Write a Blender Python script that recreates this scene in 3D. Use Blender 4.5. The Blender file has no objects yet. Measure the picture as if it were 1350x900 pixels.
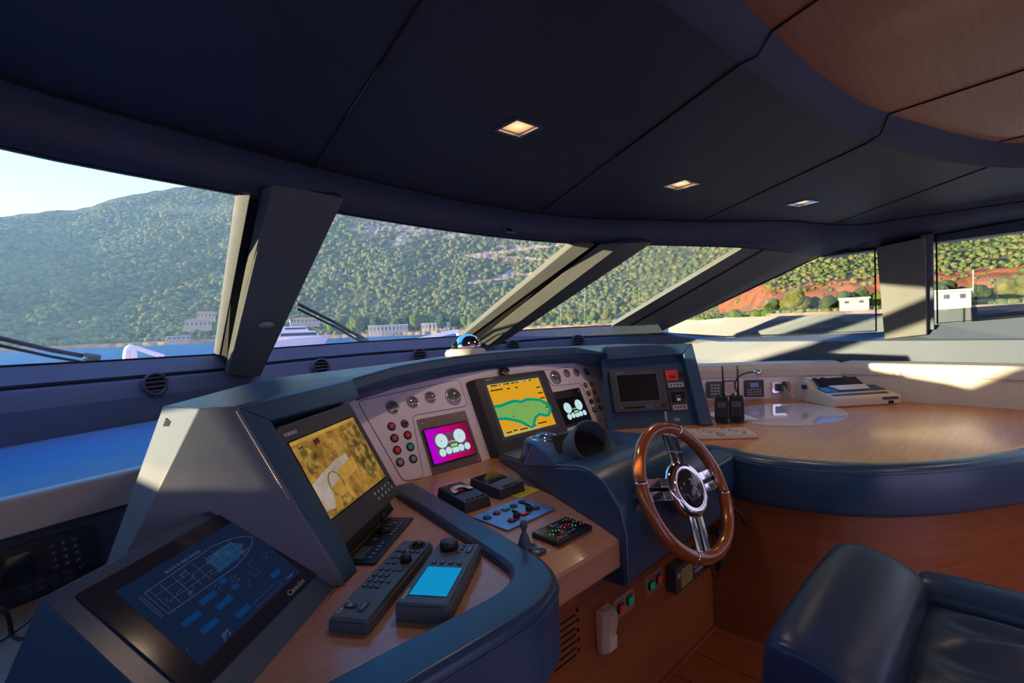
import bpy, bmesh, math, random
from mathutils import Vector, Matrix, noise
random.seed(7)
PI = math.pi
scn = bpy.context.scene
COL = scn.collection

# ------------------------------------------------------------------ camera model (boat axes: X starboard, Y forward, Z up)
FPX = 645.0
TH, PT, RO = math.radians(44.1), math.radians(1.78), math.atan(.04)
EYE = Vector((0, 0, 1.4))
F0 = Vector((math.sin(TH), math.cos(TH), 0)); R0 = Vector((math.cos(TH), -math.sin(TH), 0)); Z = Vector((0, 0, 1))
FW = F0*math.cos(PT) - Z*math.sin(PT); UP = Z*math.cos(PT) + F0*math.sin(PT)
RT = R0*math.cos(RO) - UP*math.sin(RO); UP = UP*math.cos(RO) + R0*math.sin(RO)
def ray(u, v): return FW + RT*((u-675)/FPX) - UP*((v-450)/FPX)
def at(u, v, x=None, y=None, z=None, t=None):
    d = ray(u, v)
    if x is not None: t = x/d.x
    elif y is not None: t = y/d.y
    elif z is not None: t = (z-1.4)/d.z
    return EYE + d*t
class Fr:
    """a working plane: U along it, V up it, N out of it"""
    def __init__(s, O, az=0, lean=0, U=None, V=None):
        s.O = Vector(O)
        if U is None:
            a, l = math.radians(az), math.radians(lean)
            s.U = Vector((math.sin(a), math.cos(a), 0)); n = Vector((math.cos(a), -math.sin(a), 0))
            s.V = -n*math.sin(l) + Z*math.cos(l)
        else: s.U = Vector(U).normalized(); s.V = Vector(V).normalized()
        s.N = s.U.cross(s.V)
    def hit(s, u, v, c=0):
        d = ray(u, v); O = s.O + s.N*c
        return EYE + d*((O-EYE).dot(s.N)/d.dot(s.N))
    def loc(s, u, v, c=0):
        q = s.hit(u, v, c) - s.O; return (q.dot(s.U), q.dot(s.V))
    def P(s, a, b, c=0): return s.O + s.U*a + s.V*b + s.N*c
    def mat(s, a=0, b=0, c=0, rot=0):
        U, V = s.U, s.V
        if rot: U, V = U*math.cos(rot)+V*math.sin(rot), V*math.cos(rot)-U*math.sin(rot)
        m = Matrix((U, V, s.N)).transposed().to_4x4(); m.translation = s.P(a, b, c); return m
    def sub(s, a, b, c=0, rot=0):
        m = s.mat(a, b, c, rot); return Fr(m.translation, U=m.col[0].xyz, V=m.col[1].xyz)
def flat(z, az=90, O=(0, 0)):                 # horizontal plane, U along azimuth
    return Fr((O[0], O[1], z), az, 90)
def fitq(z, BL, BR, TR, TL):
    """a rectangle lying level, from its four corners -> frame at its centre, width, depth"""
    p = [at(q[0], q[1], z=z) for q in (BL, BR, TR, TL)]
    U = ((p[1]-p[0])+(p[2]-p[3])); V = ((p[3]-p[0])+(p[2]-p[1]))
    w, h = U.length/2, V.length/2
    return Fr(sum(p, Vector())/4, U=U, V=Z.cross(U)), w, h

# ------------------------------------------------------------------ materials
def new_mat(name):
    m = bpy.data.materials.new(name); m.use_nodes = True
    nt = m.node_tree; b = nt.nodes['Principled BSDF']; return m, nt, b
def plain(name, c, rough=.5, metal=0, spec=.5, emit=None, es=1, coat=0, trans=0):
    m, nt, b = new_mat(name)
    b.inputs['Base Color'].default_value = (*c, 1); b.inputs['Roughness'].default_value = rough
    b.inputs['Metallic'].default_value = metal; b.inputs['Specular IOR Level'].default_value = spec
    b.inputs['Coat Weight'].default_value = coat; b.inputs['Coat Roughness'].default_value = .05
    if trans: b.inputs['Transmission Weight'].default_value = trans
    if emit: b.inputs['Emission Color'].default_value = (*emit, 1); b.inputs['Emission Strength'].default_value = es
    return m
def N(nt, t, **k):
    n = nt.nodes.new(t)
    for a, v in k.items():
        if a in n.inputs: n.inputs[a].default_value = v
        else: setattr(n, a, v)
    return n
def leather(name, c, rough=.42, scale=260, bump=.12, wr=0):
    m, nt, b = new_mat(name); L = nt.links
    b.inputs['Roughness'].default_value = rough; b.inputs['Specular IOR Level'].default_value = .36
    tc = N(nt, 'ShaderNodeTexCoord'); v = N(nt, 'ShaderNodeTexVoronoi', Scale=scale); n2 = N(nt, 'ShaderNodeTexNoise', Scale=6.0, Detail=5.0)
    L.new(tc.outputs['Object'], v.inputs['Vector']); L.new(tc.outputs['Object'], n2.inputs['Vector'])
    mx = N(nt, 'ShaderNodeMix', data_type='RGBA'); mx.inputs[6].default_value = (*[x*.88 for x in c], 1); mx.inputs[7].default_value = (*[min(1, x*1.12) for x in c], 1)
    L.new(n2.outputs['Fac'], mx.inputs[0]); L.new(mx.outputs[2], b.inputs['Base Color'])
    bp = N(nt, 'ShaderNodeBump', Strength=bump, Distance=.0006); L.new(v.outputs['Distance'], bp.inputs['Height'])
    bp2 = N(nt, 'ShaderNodeBump', Strength=.25, Distance=.004); L.new(n2.outputs['Fac'], bp2.inputs['Height']); L.new(bp.outputs[0], bp2.inputs['Normal'])
    L.new(bp2.outputs[0], b.inputs['Normal']); return m
def wood(name, c1, c2, rough=.3, sc=(2, 40, 40), coat=.3):
    m, nt, b = new_mat(name); L = nt.links
    tc = N(nt, 'ShaderNodeTexCoord'); mp = N(nt, 'ShaderNodeMapping'); mp.inputs['Scale'].default_value = sc
    n = N(nt, 'ShaderNodeTexNoise', Scale=2.2, Detail=8.0, Roughness=.62, Distortion=.35); n3 = N(nt, 'ShaderNodeTexNoise', Scale=.35, Detail=2.0)
    r = N(nt, 'ShaderNodeValToRGB'); r.color_ramp.elements[0].color = (*c1, 1); r.color_ramp.elements[1].color = (*c2, 1)
    r.color_ramp.elements[0].position = .34; r.color_ramp.elements[1].position = .66
    L.new(tc.outputs['Object'], mp.inputs[0]); L.new(mp.outputs[0], n.inputs['Vector']); L.new(mp.outputs[0], n3.inputs['Vector'])
    ad = N(nt, 'ShaderNodeMath', operation='MULTIPLY_ADD'); ad.inputs[1].default_value = .65
    mu = N(nt, 'ShaderNodeMath', operation='MULTIPLY'); mu.inputs[1].default_value = .35
    L.new(n3.outputs['Fac'], mu.inputs[0]); L.new(n.outputs['Fac'], ad.inputs[0]); L.new(mu.outputs[0], ad.inputs[2])
    L.new(ad.outputs[0], r.inputs[0]); L.new(r.outputs[0], b.inputs['Base Color'])
    b.inputs['Roughness'].default_value = rough; b.inputs['Coat Weight'].default_value = coat; b.inputs['Coat Roughness'].default_value = .12
    bp = N(nt, 'ShaderNodeBump', Strength=.06, Distance=.001); L.new(n.outputs['Fac'], bp.inputs['Height']); L.new(bp.outputs[0], b.inputs['Normal'])
    return m
def emis(name, c, s=1.0):
    m = bpy.data.materials.new(name); m.use_nodes = True; nt = m.node_tree
    nt.nodes.remove(nt.nodes['Principled BSDF']); e = N(nt, 'ShaderNodeEmission'); e.inputs[0].default_value = (*c, 1); e.inputs[1].default_value = s*.8
    nt.links.new(e.outputs[0], nt.nodes['Material Output'].inputs[0]); return m
def brushed(name, c, rough=.3):
    m, nt, b = new_mat(name); L = nt.links
    tc = N(nt, 'ShaderNodeTexCoord'); n = N(nt, 'ShaderNodeTexNoise', Scale=18.0, Detail=5.0)
    L.new(tc.outputs['Object'], n.inputs['Vector'])
    mx = N(nt, 'ShaderNodeMix', data_type='RGBA'); mx.inputs[6].default_value = (*[x*.7 for x in c], 1); mx.inputs[7].default_value = (*[x*1.2 for x in c], 1)
    L.new(n.outputs['Fac'], mx.inputs[0]); L.new(mx.outputs[2], b.inputs['Base Color']); b.inputs['Metallic'].default_value = .85; b.inputs['Roughness'].default_value = rough
    return m
M = {}
M['leather'] = leather('navy_leather', (.030, .078, .160), .31); M['leather'].node_tree.nodes['Principled BSDF'].inputs['Specular IOR Level'].default_value = .5
M['leather_trim'] = leather('slate_vinyl', (.085, .11, .15), .5, 500, .08)
M['leather_seat'] = leather('seat_leather', (.030, .058, .135), .30, 160, .2)
M['ceiling'] = leather('ceiling_vinyl', (.033, .045, .085), .6, 500, .05)
M['cheek'] = leather('cheek_vinyl', (.145, .165, .21), .5, 500, .1)
M['post'] = leather('post_vinyl', (.13, .135, .125), .5, 500, .06)
M['cream'] = leather('cream_vinyl', (.62, .56, .48), .5, 500, .05)
M['shelf'] = leather('shelf_vinyl', (.13, .22, .33), .5, 500, .05)
M['whitepanel'] = plain('lilac_white_lacquer', (.92, .83, .90), .35)
M['desk'] = wood('desk_cherry', (.46, .22, .125), (.60, .32, .19), .38, (1.2, 26, 26))
M['table'] = wood('table_cherry', (.46, .19, .075), (.62, .29, .13), .36, (1.2, 22, 22), .25)
M['base'] = wood('base_cherry', (.22, .06, .015), (.35, .11, .032), .38, (1.5, 1.5, 34), .2)
M['ceilwood'] = wood('ceiling_cherry', (.26, .10, .05), (.36, .15, .085), .5, (1.2, 30, 30), .1)
M['floor'] = wood('floor_cherry', (.33, .09, .028), (.48, .15, .05), .3, (24, 2.5, 10), .4)
M['wheelwood'] = wood('wheel_mahogany', (.30, .075, .018), (.42, .12, .035), .22, (14, 14, 14), .8)
M['black'] = plain('black_plastic', (.018, .019, .024), .38)
M['blackgloss'] = plain('black_gloss', (.01, .011, .014), .08)
M['dark'] = plain('dark_gap', (.004, .004, .005), .9)
M['char'] = plain('charcoal_plastic', (.055, .055, .07), .42)
M['grey'] = plain('blue_grey_plastic', (.085, .115, .145), .45)
M['greykey'] = plain('dark_blue_key', (.02, .03, .045), .4)
M['dialgrey'] = plain('silver_dial', (.26, .25, .27), .4)
M['white'] = plain('white_print', (.75, .77, .8), .5)
M['lightgrey'] = plain('light_grey_print', (.4, .42, .46), .5)
M['chrome'] = plain('chrome', (.82, .80, .78), .07, 1)
M['steel'] = brushed('worn_steel', (.33, .27, .27), .38)
M['steel2'] = brushed('plate_steel', (.55, .48, .48), .3)
M['bluepanel'] = brushed('anodised_blue_plate', (.30, .42, .56), .4)
M['red'] = plain('red_button', (.52, .04, .05), .3, emit=(.9, .05, .05), es=.06)
M['dullred'] = plain('dull_red_button', (.22, .03, .05), .3)
M['green'] = plain('green_button', (.0, .25, .11), .3, emit=(0, .6, .3), es=.08)
M['teal'] = plain('teal_button', (.0, .16, .14), .3)
M['greylens'] = plain('grey_lens', (.42, .40, .42), .2)
M['yellow'] = plain('yellow_paper', (.75, .66, .03), .7)
M['beige'] = plain('beige_plastic', (.66, .55, .44), .45)
M['beigekey'] = plain('beige_key', (.72, .64, .54), .5)
M['paper'] = plain('white_paper', (.75, .76, .85), .6)
M['bluepaper'] = plain('blue_paper', (.10, .22, .55), .6)
M['mat'] = plain('gloss_white_glass', (.70, .71, .82), .06, coat=1)
M['bluelcd'] = emis('cyan_lcd', (.005, .30, .62), .85)
M['smoke'] = plain('smoked_plastic', (.03, .03, .045), .12)
M['orange'] = plain('orange_float', (.8, .2, .03), .5)
E_ = lambda n, c, s=1: emis(n, c, s)
M['e_amber'] = E_('chart_amber', (.70, .34, .015), .95); M['e_yel'] = E_('chart_bar', (.62, .42, .08), .9)
M['e_green'] = E_('chart_land', (.20, .42, .10), .9); M['e_teal'] = E_('chart_shallows', (.0, .32, .19), .9)
M['e_brown'] = E_('chart_ink', (.09, .05, .01), .7); M['e_white'] = E_('screen_white', (.50, .72, .76), 1)
M['e_lime'] = E_('screen_lime', (.15, .75, .15), 1); M['e_red'] = E_('led_red', (.9, .04, .06), 1.1); M['e_grn'] = E_('led_green', (.05, .75, .25), 1)
M['e_blk'] = E_('screen_black', (.004, .004, .006), 1); M['e_lil'] = E_('screen_lilac', (.13, .05, .10), 1)
M['e_navy'] = E_('touch_navy', (.006, .012, .036), 1); M['e_line'] = E_('touch_line', (.04, .055, .12), 1); M['e_btn'] = E_('touch_button', (.004, .028, .11), 1); M['e_cy'] = E_('touch_cabin', (.008, .035, .09), 1)
M['e_lamp'] = None
def mottled_screen(name, stops, scale=9, vec=None):
    m = bpy.data.materials.new(name); m.use_nodes = True; nt = m.node_tree; L = nt.links
    nt.nodes.remove(nt.nodes['Principled BSDF']); e = N(nt, 'ShaderNodeEmission'); tc = N(nt, 'ShaderNodeTexCoord')
    n = N(nt, 'ShaderNodeTexNoise', Scale=float(scale), Detail=6.0, Roughness=.65); L.new(tc.outputs['Object'], n.inputs['Vector'])
    r = N(nt, 'ShaderNodeValToRGB'); el = r.color_ramp.elements
    while len(el) < len(stops): el.new(.5)
    for k, (p, c) in enumerate(stops): el[k].position = p; el[k].color = (*c, 1)
    L.new(n.outputs['Fac'], r.inputs[0]); L.new(r.outputs[0], e.inputs[0]); L.new(e.outputs[0], nt.nodes['Material Output'].inputs[0]); return m
M['e_map'] = mottled_screen('satellite_map', [(.3, (.06, .035, .008)), (.46, (.17, .085, .018)), (.6, (.28, .15, .03)), (.72, (.34, .21, .06))], 22)
M['e_map2'] = mottled_screen('satellite_map_dark', [(.35, (.035, .022, .006)), (.5, (.12, .075, .02)), (.62, (.30, .18, .04))], 40)
M['e_map3'] = mottled_screen('camera_view_grey', [(.3, (.20, .15, .10)), (.6, (.30, .25, .22))], 14)
M['e_map4'] = mottled_screen('camera_view_gold', [(.3, (.21, .11, .02)), (.6, (.36, .21, .04))], 10)
def gradient_screen(name, c0, c1, c2, x0, x1):
    m = bpy.data.materials.new(name); m.use_nodes = True; nt = m.node_tree; L = nt.links
    nt.nodes.remove(nt.nodes['Principled BSDF']); e = N(nt, 'ShaderNodeEmission'); tc = N(nt, 'ShaderNodeTexCoord'); sx = N(nt, 'ShaderNodeSeparateXYZ'); mr = N(nt, 'ShaderNodeMapRange')
    mr.inputs[1].default_value = x0; mr.inputs[2].default_value = x1; r = N(nt, 'ShaderNodeValToRGB'); el = r.color_ramp.elements; el.new(.45)
    for k, (p, c) in enumerate([(0, c0), (.45, c1), (1, c2)]): el[k].position = p; el[k].color = (*c, 1)
    L.new(tc.outputs['Object'], sx.inputs[0]); L.new(sx.outputs[0], mr.inputs[0]); L.new(mr.outputs[0], r.inputs[0]); L.new(r.outputs[0], e.inputs[0]); L.new(e.outputs[0], nt.nodes['Material Output'].inputs[0]); return m
M['e_mag'] = gradient_screen('lcd_magenta', (.33, .0, .5), (.42, .0, .14), (.13, .004, .022), -.115, .115)
def lamp_mat():
    m = bpy.data.materials.new('lamp_glow'); m.use_nodes = True; nt = m.node_tree; L = nt.links
    nt.nodes.remove(nt.nodes['Principled BSDF']); e = N(nt, 'ShaderNodeEmission'); tc = N(nt, 'ShaderNodeTexCoord')
    v = N(nt, 'ShaderNodeVectorMath', operation='LENGTH'); L.new(tc.outputs['Object'], v.inputs[0])
    r = N(nt, 'ShaderNodeValToRGB'); r.color_ramp.elements[0].color = (1, .85, .5, 1); r.color_ramp.elements[0].position = .008
    r.color_ramp.elements[1].color = (.75, .32, .08, 1); r.color_ramp.elements[1].position = .05
    L.new(v.outputs['Value'], r.inputs[0]); L.new(r.outputs[0], e.inputs[0]); e.inputs[1].default_value = .95
    L.new(e.outputs[0], nt.nodes['Material Output'].inputs[0]); return m
M['e_lamp'] = lamp_mat()
def glass_mat(name, mixf=.06, tint=(.93, .97, .98), rough=.0):
    m = bpy.data.materials.new(name); m.use_nodes = True; nt = m.node_tree; L = nt.links
    nt.nodes.remove(nt.nodes['Principled BSDF']); t = N(nt, 'ShaderNodeBsdfTransparent'); t.inputs[0].default_value = (*tint, 1)
    g = N(nt, 'ShaderNodeBsdfGlossy'); g.inputs['Roughness'].default_value = rough; mx = N(nt, 'ShaderNodeMixShader'); mx.inputs[0].default_value = mixf
    L.new(t.outputs[0], mx.inputs[1]); L.new(g.outputs[0], mx.inputs[2]); L.new(mx.outputs[0], nt.nodes['Material Output'].inputs[0]); return m
M['glass'] = glass_mat('window_glass', .03)
M['lens'] = glass_mat('instrument_glass', .22, (.95, .95, .95), .12)

# ------------------------------------------------------------------ mesh building
class MB:
    def __init__(s): s.v = []; s.f = []; s.sm = []
    def add(s, vs, fs, smooth=False):
        o = len(s.v); s.v += [Vector(p) for p in vs]; s.f += [[o+i for i in f] for f in fs]; s.sm += [smooth]*len(fs); return s
    def box(s, a0, a1, b0, b1, c0, c1):
        return s.add([(a, b, c) for c in (c0, c1) for b in (b0, b1) for a in (a0, a1)], [(0, 2, 3, 1), (4, 5, 7, 6), (0, 1, 5, 4), (2, 6, 7, 3), (0, 4, 6, 2), (1, 3, 7, 5)])
    def prism(s, poly, c0, c1):
        n = len(poly); ar = sum(poly[i][0]*poly[(i+1) % n][1]-poly[(i+1) % n][0]*poly[i][1] for i in range(n))
        if ar < 0: poly = poly[::-1]
        return s.add([(p[0], p[1], c0) for p in poly]+[(p[0], p[1], c1) for p in poly], [list(range(n))[::-1], list(range(n, 2*n))]+[(i, (i+1) % n, n+(i+1) % n, n+i) for i in range(n)])
    def hull2(s, A, B, smooth=False):   # two matching loops in space -> closed solid
        n = len(A); return s.add(list(A)+list(B), [list(range(n))[::-1], list(range(n, 2*n))]+[(i, (i+1) % n, n+(i+1) % n, n+i) for i in range(n)], smooth)
    def lathe(s, x, y, prof, n=24, smooth=True, sx=1, sy=1):
        vs = []; fs = []
        for r, c in prof:
            for k in range(n): vs.append((x+r*sx*math.cos(2*PI*k/n), y+r*sy*math.sin(2*PI*k/n), c))
        for j in range(len(prof)-1):
            for k in range(n): fs.append((j*n+k, j*n+(k+1) % n, (j+1)*n+(k+1) % n, (j+1)*n+k))
        s.add(vs, fs, smooth)
        o = len(s.v)-len(vs)
        s.f.append([o+k for k in range(n)][::-1]); s.sm.append(False)
        s.f.append([o+(len(prof)-1)*n+k for k in range(n)]); s.sm.append(False); return s
    def cyl(s, x, y, c0, c1, r, n=24): return s.lathe(x, y, [(r, c0), (r, c1)], n)
    def tube(s, pts, r, n=8, closed=False, smooth=True, sq=1):
        pts = [Vector(p) for p in pts]; m = len(pts); vs = []; fs = []; up = None
        for i, p in enumerate(pts):
            a = pts[(i-1) % m] if (closed or i > 0) else p; b = pts[(i+1) % m] if (closed or i < m-1) else p
            t = (b-a).normalized()
            if up is None: up = t.orthogonal().normalized() if abs(t.z) > .9 else (Z-t*t.z).normalized()
            up = (up-t*up.dot(t)).normalized(); w = t.cross(up)
            rr = r[i] if isinstance(r, (list, tuple)) else r
            for k in range(n): vs.append(p+up*(rr*math.sin(2*PI*k/n))+w*(rr*sq*math.cos(2*PI*k/n)))
        for i in range(m if closed else m-1):
            for k in range(n): fs.append((i*n+k, i*n+(k+1) % n, ((i+1) % m)*n+(k+1) % n, ((i+1) % m)*n+k))
        if not closed: fs += [list(range(n)), [(m-1)*n+k for k in range(n)][::-1]]
        return s.add(vs, fs, smooth)
    def ring(s, x, y, R, r, c=0, n=32, k=8, sx=1, sy=1): return s.tube([(x+R*sx*math.cos(2*PI*i/n), y+R*sy*math.sin(2*PI*i/n), c) for i in range(n)], r, k, True)
    def build(s, name, mat, parent=None, bevel=0, seg=2, smooth=None):
        me = bpy.data.meshes.new(name); me.from_pydata([tuple(v) for v in s.v], [], s.f)
        bm = bmesh.new(); bm.from_mesh(me); bmesh.ops.recalc_face_normals(bm, faces=bm.faces); bm.to_mesh(me); bm.free()
        sm = s.sm if smooth is None else [smooth]*len(s.f)
        if len(sm) == len(me.polygons): me.polygons.foreach_set('use_smooth', [bool(x) for x in sm])
        me.materials.append(M[mat] if isinstance(mat, str) else mat)
        o = bpy.data.objects.new(name, me); COL.objects.link(o)
        if parent: o.parent = parent
        if bevel:
            b = o.modifiers.new('bevel', 'BEVEL'); b.width = bevel; b.segments = seg; b.limit_method = 'ANGLE'; b.angle_limit = math.radians(35); b.harden_normals = False
            me.polygons.foreach_set('use_smooth', [True]*len(me.polygons))
            w = o.modifiers.new('wn', 'WEIGHTED_NORMAL'); w.keep_sharp = True
        return o
def root(name, m, label, cat, group=None):
    o = bpy.data.objects.new(name, None); COL.objects.link(o); o.matrix_world = m; o.empty_display_size = .05
    o['label'] = label; o['category'] = cat
    if group: o['group'] = group
    return o
def tag(o, label, cat, group=None, kind=None):
    o['label'] = label; o['category'] = cat
    if group: o['group'] = group
    if kind: o['kind'] = kind
    return o
def struct(mb, name, mat, **k):
    o = mb.build(name, mat, **k)
    if not k.get('parent'): o['kind'] = 'structure'
    return o
def copy_tree(o, parent=None, mat=None):
    c = o.copy(); COL.objects.link(c)
    if parent: c.parent = parent
    if mat is not None: c.matrix_world = mat
    for ch in list(o.children): copy_tree(ch, c)
    return c
def rrect(w, h, r, n=5, cx=0, cy=0):
    out = []
    for sx, sy, a0 in ((1, 1, 0), (-1, 1, 90), (-1, -1, 180), (1, -1, 270)):
        for k in range(n+1):
            a = math.radians(a0+90*k/n); out.append((cx+sx*(w/2-r)+r*math.cos(a), cy+sy*(h/2-r)+r*math.sin(a)))
    return out
def txt(s, size, x, y, c, mat, parent, name='lettering', rot=0, align='LEFT', shear=0, thick=.0004):
    cu = bpy.data.curves.new('t', 'FONT'); cu.body = s; cu.size = size; cu.extrude = thick; cu.align_x = align; cu.align_y = 'CENTER'; cu.shear = shear; cu.resolution_u = 2
    t = bpy.data.objects.new('t', cu); COL.objects.link(t); bpy.context.view_layer.update()
    me = bpy.data.meshes.new_from_object(t.evaluated_get(bpy.context.evaluated_depsgraph_get()))
    bpy.data.objects.remove(t); bpy.data.curves.remove(cu)
    me.transform(Matrix.Translation((x, y, c)) @ Matrix.Rotation(rot, 4, 'Z')); me.materials.clear(); me.materials.append(M[mat])
    o = bpy.data.objects.new(name, me); COL.objects.link(o); o.parent = parent; return o

# ------------------------------------------------------------------ the room shell
CX = 1.65
def sill_y(x): return 3.65-.155*(x-CX)**2
HEAD = [(-1.3, 1.114, 1.867), (-.85, 1.19, 1.885), (-.42, 1.42, 1.9), (-.07, 1.735, 1.9), (.5, 1.86, 1.9), (.9, 1.93, 1.9), (1.65, 1.985, 1.9), (2.35, 1.91, 1.9), (2.89, 1.67, 1.9), (3.35, 1.47, 1.9), (3.72, 1.31, 1.895), (4.15, 1.20, 1.885), (4.6, 1.09, 1.872)]
def head(x):
    for a, b in zip(HEAD, HEAD[1:]):
        if a[0] <= x <= b[0]: return Vector(a).lerp(Vector(b), (x-a[0])/(b[0]-a[0]))
    return Vector(HEAD[0] if x < 0 else HEAD[-1])
def hit_sill(u, v, off=0):
    d = ray(u, v); lo, hi = .5, 12
    for _ in range(40):
        t = (lo+hi)/2; p = EYE+d*t
        if p.y > sill_y(p.x)-off: hi = t
        else: lo = t
    return EYE+d*lo
def hit_head(u, v):
    d = ray(u, v); lo, hi = .3, 9
    for _ in range(40):
        t = (lo+hi)/2; p = EYE+d*t
        if p.y > head(p.x).y: hi = t
        else: lo = t
    return EYE+d*lo
SILL_PX = [(0, 483), (150, 475), (288, 467), (360, 459), (480, 450.5), (600, 443.5), (690, 435), (803, 429)]
SP = [hit_sill(*p) for p in SILL_PX]
def sill_z(x):
    if x <= SP[0].x: return SP[0].z
    for a, b in zip(SP, SP[1:]):
        if a.x <= x <= b.x: return a.z+(b.z-a.z)*(x-a.x)/(b.x-a.x)
    return SP[-1].z
def sill(x): return Vector((x, sill_y(x), sill_z(x)))
print('SILL', [tuple(round(c, 2) for c in p) for p in SP])

# floor
struct(MB().box(-1.5, 4.9, -3.6, 3.4, -.05, 0), 'floor', 'floor')
fl = bpy.data.objects['floor']
for k in range(7):
    MB().box(1.2+k*.18, 1.203+k*.18, -3.4, .965, 0, .0006).build('plank_seam', 'dark', fl)

# front wall below the windscreen (vinyl fascia), with the dark shadow groove and sloped trim under the glass
xs = [-1.35+i*(5.75/60) for i in range(61)]
m = MB(); vs = []; fs = []
rows = [lambda x: (x, sill_y(x)+.03, sill_z(x)-.0), lambda x: (x, sill_y(x)-.015, sill_z(x)-.004), lambda x: (x, sill_y(x)-.07, sill_z(x)-.085), lambda x: (x, sill_y(x)-.055, sill_z(x)-.10), lambda x: (x, sill_y(x)-.09, sill_z(x)-.115), lambda x: (x, sill_y(x)-.12, sill_z(x)-.20), lambda x: (x, sill_y(x)-.14, .0)]
for x in xs:
    for r in rows: vs.append(r(x))
nr = len(rows)
for i in range(60):
    for j in range(nr-1): fs.append((i*nr+j, i*nr+j+1, (i+1)*nr+j+1, (i+1)*nr+j))
m.add(vs, fs, False); wf = struct(m, 'wall_front', 'leather_trim')
g = MB(); g.tube([(x, sill_y(x)-.066, sill_z(x)-.098) for x in xs], .006, 6); g.build('shadow_groove', 'dark', wf)
g = MB(); g.tube([(x, sill_y(x)-.012, sill_z(x)+.001) for x in xs], .006, 6); g.build('glazing_seal', 'dark', wf)

# windscreen glass: ruled between sill and header
def pane(name, bl, br, tr, tl, n=8):
    m = MB(); vs = []; fs = []
    for i in range(n+1):
        s = i/n; b = sill(bl.x+(br.x-bl.x)*s); t = head(tl.x+(tr.x-tl.x)*s)
        vs += [b, t, b+Vector((0, .01, .006)), t+Vector((0, .01, .006))]
    for i in range(n): o = i*4; fs += [(o, o+1, o+5, o+4), (o+2, o+6, o+7, o+3)]
    m.add(vs, fs, True); o = m.build(name, 'glass'); o['kind'] = 'structure'; return o
pane('window_1', Vector((-.95, 0, 0)), hit_sill(289, 467), hit_head(322, 253), Vector((-.42, 0, 0)))
pane('window_2', hit_sill(350, 460), hit_sill(616, 442), hit_head(762, 321), hit_head(440, 276))
pane('window_3', hit_sill(640, 441), hit_sill(806, 429), hit_head(985, 324), hit_head(850, 321))

# raked posts between the panes
def slab(pts, e):   # four corners in order + offset vector
    m = MB(); P = [Vector(p) for p in pts]; m.hull2(P, [p+e for p in P]); return m
def post(name, bl, br, tl, tr, fb, ft, lit):
    """bl..tr: room face corners (pixels of its place on the sill / header surface); fb, ft: glass-side strip"""
    B1 = hit_sill(*bl, off=.16); B2 = hit_sill(*br, off=.16); T1 = hit_head(*tl); T2 = hit_head(*tr)
    T1 = EYE+(T1-EYE)*.95; T2 = EYE+(T2-EYE)*.95
    e = Vector((0, .07, .04)); Bp = hit_sill(*lit[0], off=.08); Tp = EYE+(hit_head(*lit[1])-EYE)*.975
    o = struct(MB().hull2([B1, B2, T2, T1], [Bp, B2+e, T2+e, Tp]), name, 'post', bevel=.004)
    # recessed black gap and the pale casing strip on the glass side
    d = (B1-B2).normalized(); dT = (T1-T2).normalized()
    g1 = hit_sill(*fb[1], off=.03); g2 = EYE+(hit_head(*ft[1])-EYE)*.99
    slab([hit_sill(fb[0][0]+2, fb[0][1]), hit_sill(*bl), hit_head(*tl), hit_head(ft[0][0]+2, ft[0][1])], Vector((0, .03, .02))).build('shadow_gap', 'dark', o)
    F1 = hit_sill(*fb[0], off=.01); F2 = hit_sill(*fb[1], off=.09); G1 = hit_head(*ft[0]); G2 = EYE+(hit_head(*ft[1])-EYE)*.970
    slab([F1, F2, G2, G1], Vector((0, .04, .025))).build('casing_strip', 'post', o, bevel=.004)
    return o
p1 = post('trim_1', (300, 494), (343, 497), (361, 243), (454, 261), ((284, 468), (290, 467)), ((316, 252), (331, 255)), ((296, 488), (344, 250)))
p2 = post('trim_2', (641, 457), (658, 455), (822, 321), (862, 319), ((608, 444), (620, 443)), ((757, 322), (785, 322)), ((628, 449), (790, 322)))
# pale round courtesy disc on the first post
c0 = hit_sill(*(322, 494), off=.16); c1 = EYE+(hit_head(405, 252)-EYE)*.96
# starboard forward post: pale casing + wide face running down to the side window
B1 = hit_sill(806, 430, off=.02); B2 = at(868, 439, x=4.6); T1 = hit_head(984, 324); T2 = at(1085, 334, x=4.6)
Bm = B1.lerp(B2, .27); Tm = T1.lerp(T2, .22)
p3 = struct(slab([B1, Bm, Tm, T1], Vector((.03, .06, .02))), 'trim_3', 'post', bevel=.006)
Bn = B1.lerp(B2, .33); Tn = T1.lerp(T2, .26)
slab([Bn, B2, T2, Tn], Vector((.03, .06, .02))).build('wide_casing', 'post', p3, bevel=.006)
slab([Bm, Bn, Tn, Tm], Vector((.05, .08, .02))).build('shadow_gap', 'dark', p3)

# header band between glass and ceiling
CE = [(-1.2, .85, 2.05), (-.85, .98, 2.05), (-.42, 1.30, 2.05), (-.07, 1.68, 2.05), (.5, 1.83, 2.05), (.9, 1.90, 2.05), (1.65, 1.955, 2.05), (2.35, 1.875, 2.05), (2.89, 1.62, 2.05), (3.35, 1.37, 2.05), (3.72, 1.10, 2.05), (4.15, .95, 2.05), (4.40, .80, 2.05)]
SIDE_H = [(4.6, .738, 1.882), (4.6, .4, 1.927), (4.6, -.04, 1.96), (4.6, -1.5, 2.0), (4.6, -3.5, 2.0)]
SIDE_C = [(4.42, .55, 2.05), (4.42, .3, 2.05), (4.42, -.04, 2.05), (4.42, -1.5, 2.05), (4.42, -3.5, 2.05)]
H2 = [Vector(p) for p in HEAD]+[Vector(p) for p in SIDE_H]; C2 = [Vector(p) for p in CE]+[Vector(p) for p in SIDE_C]
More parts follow.
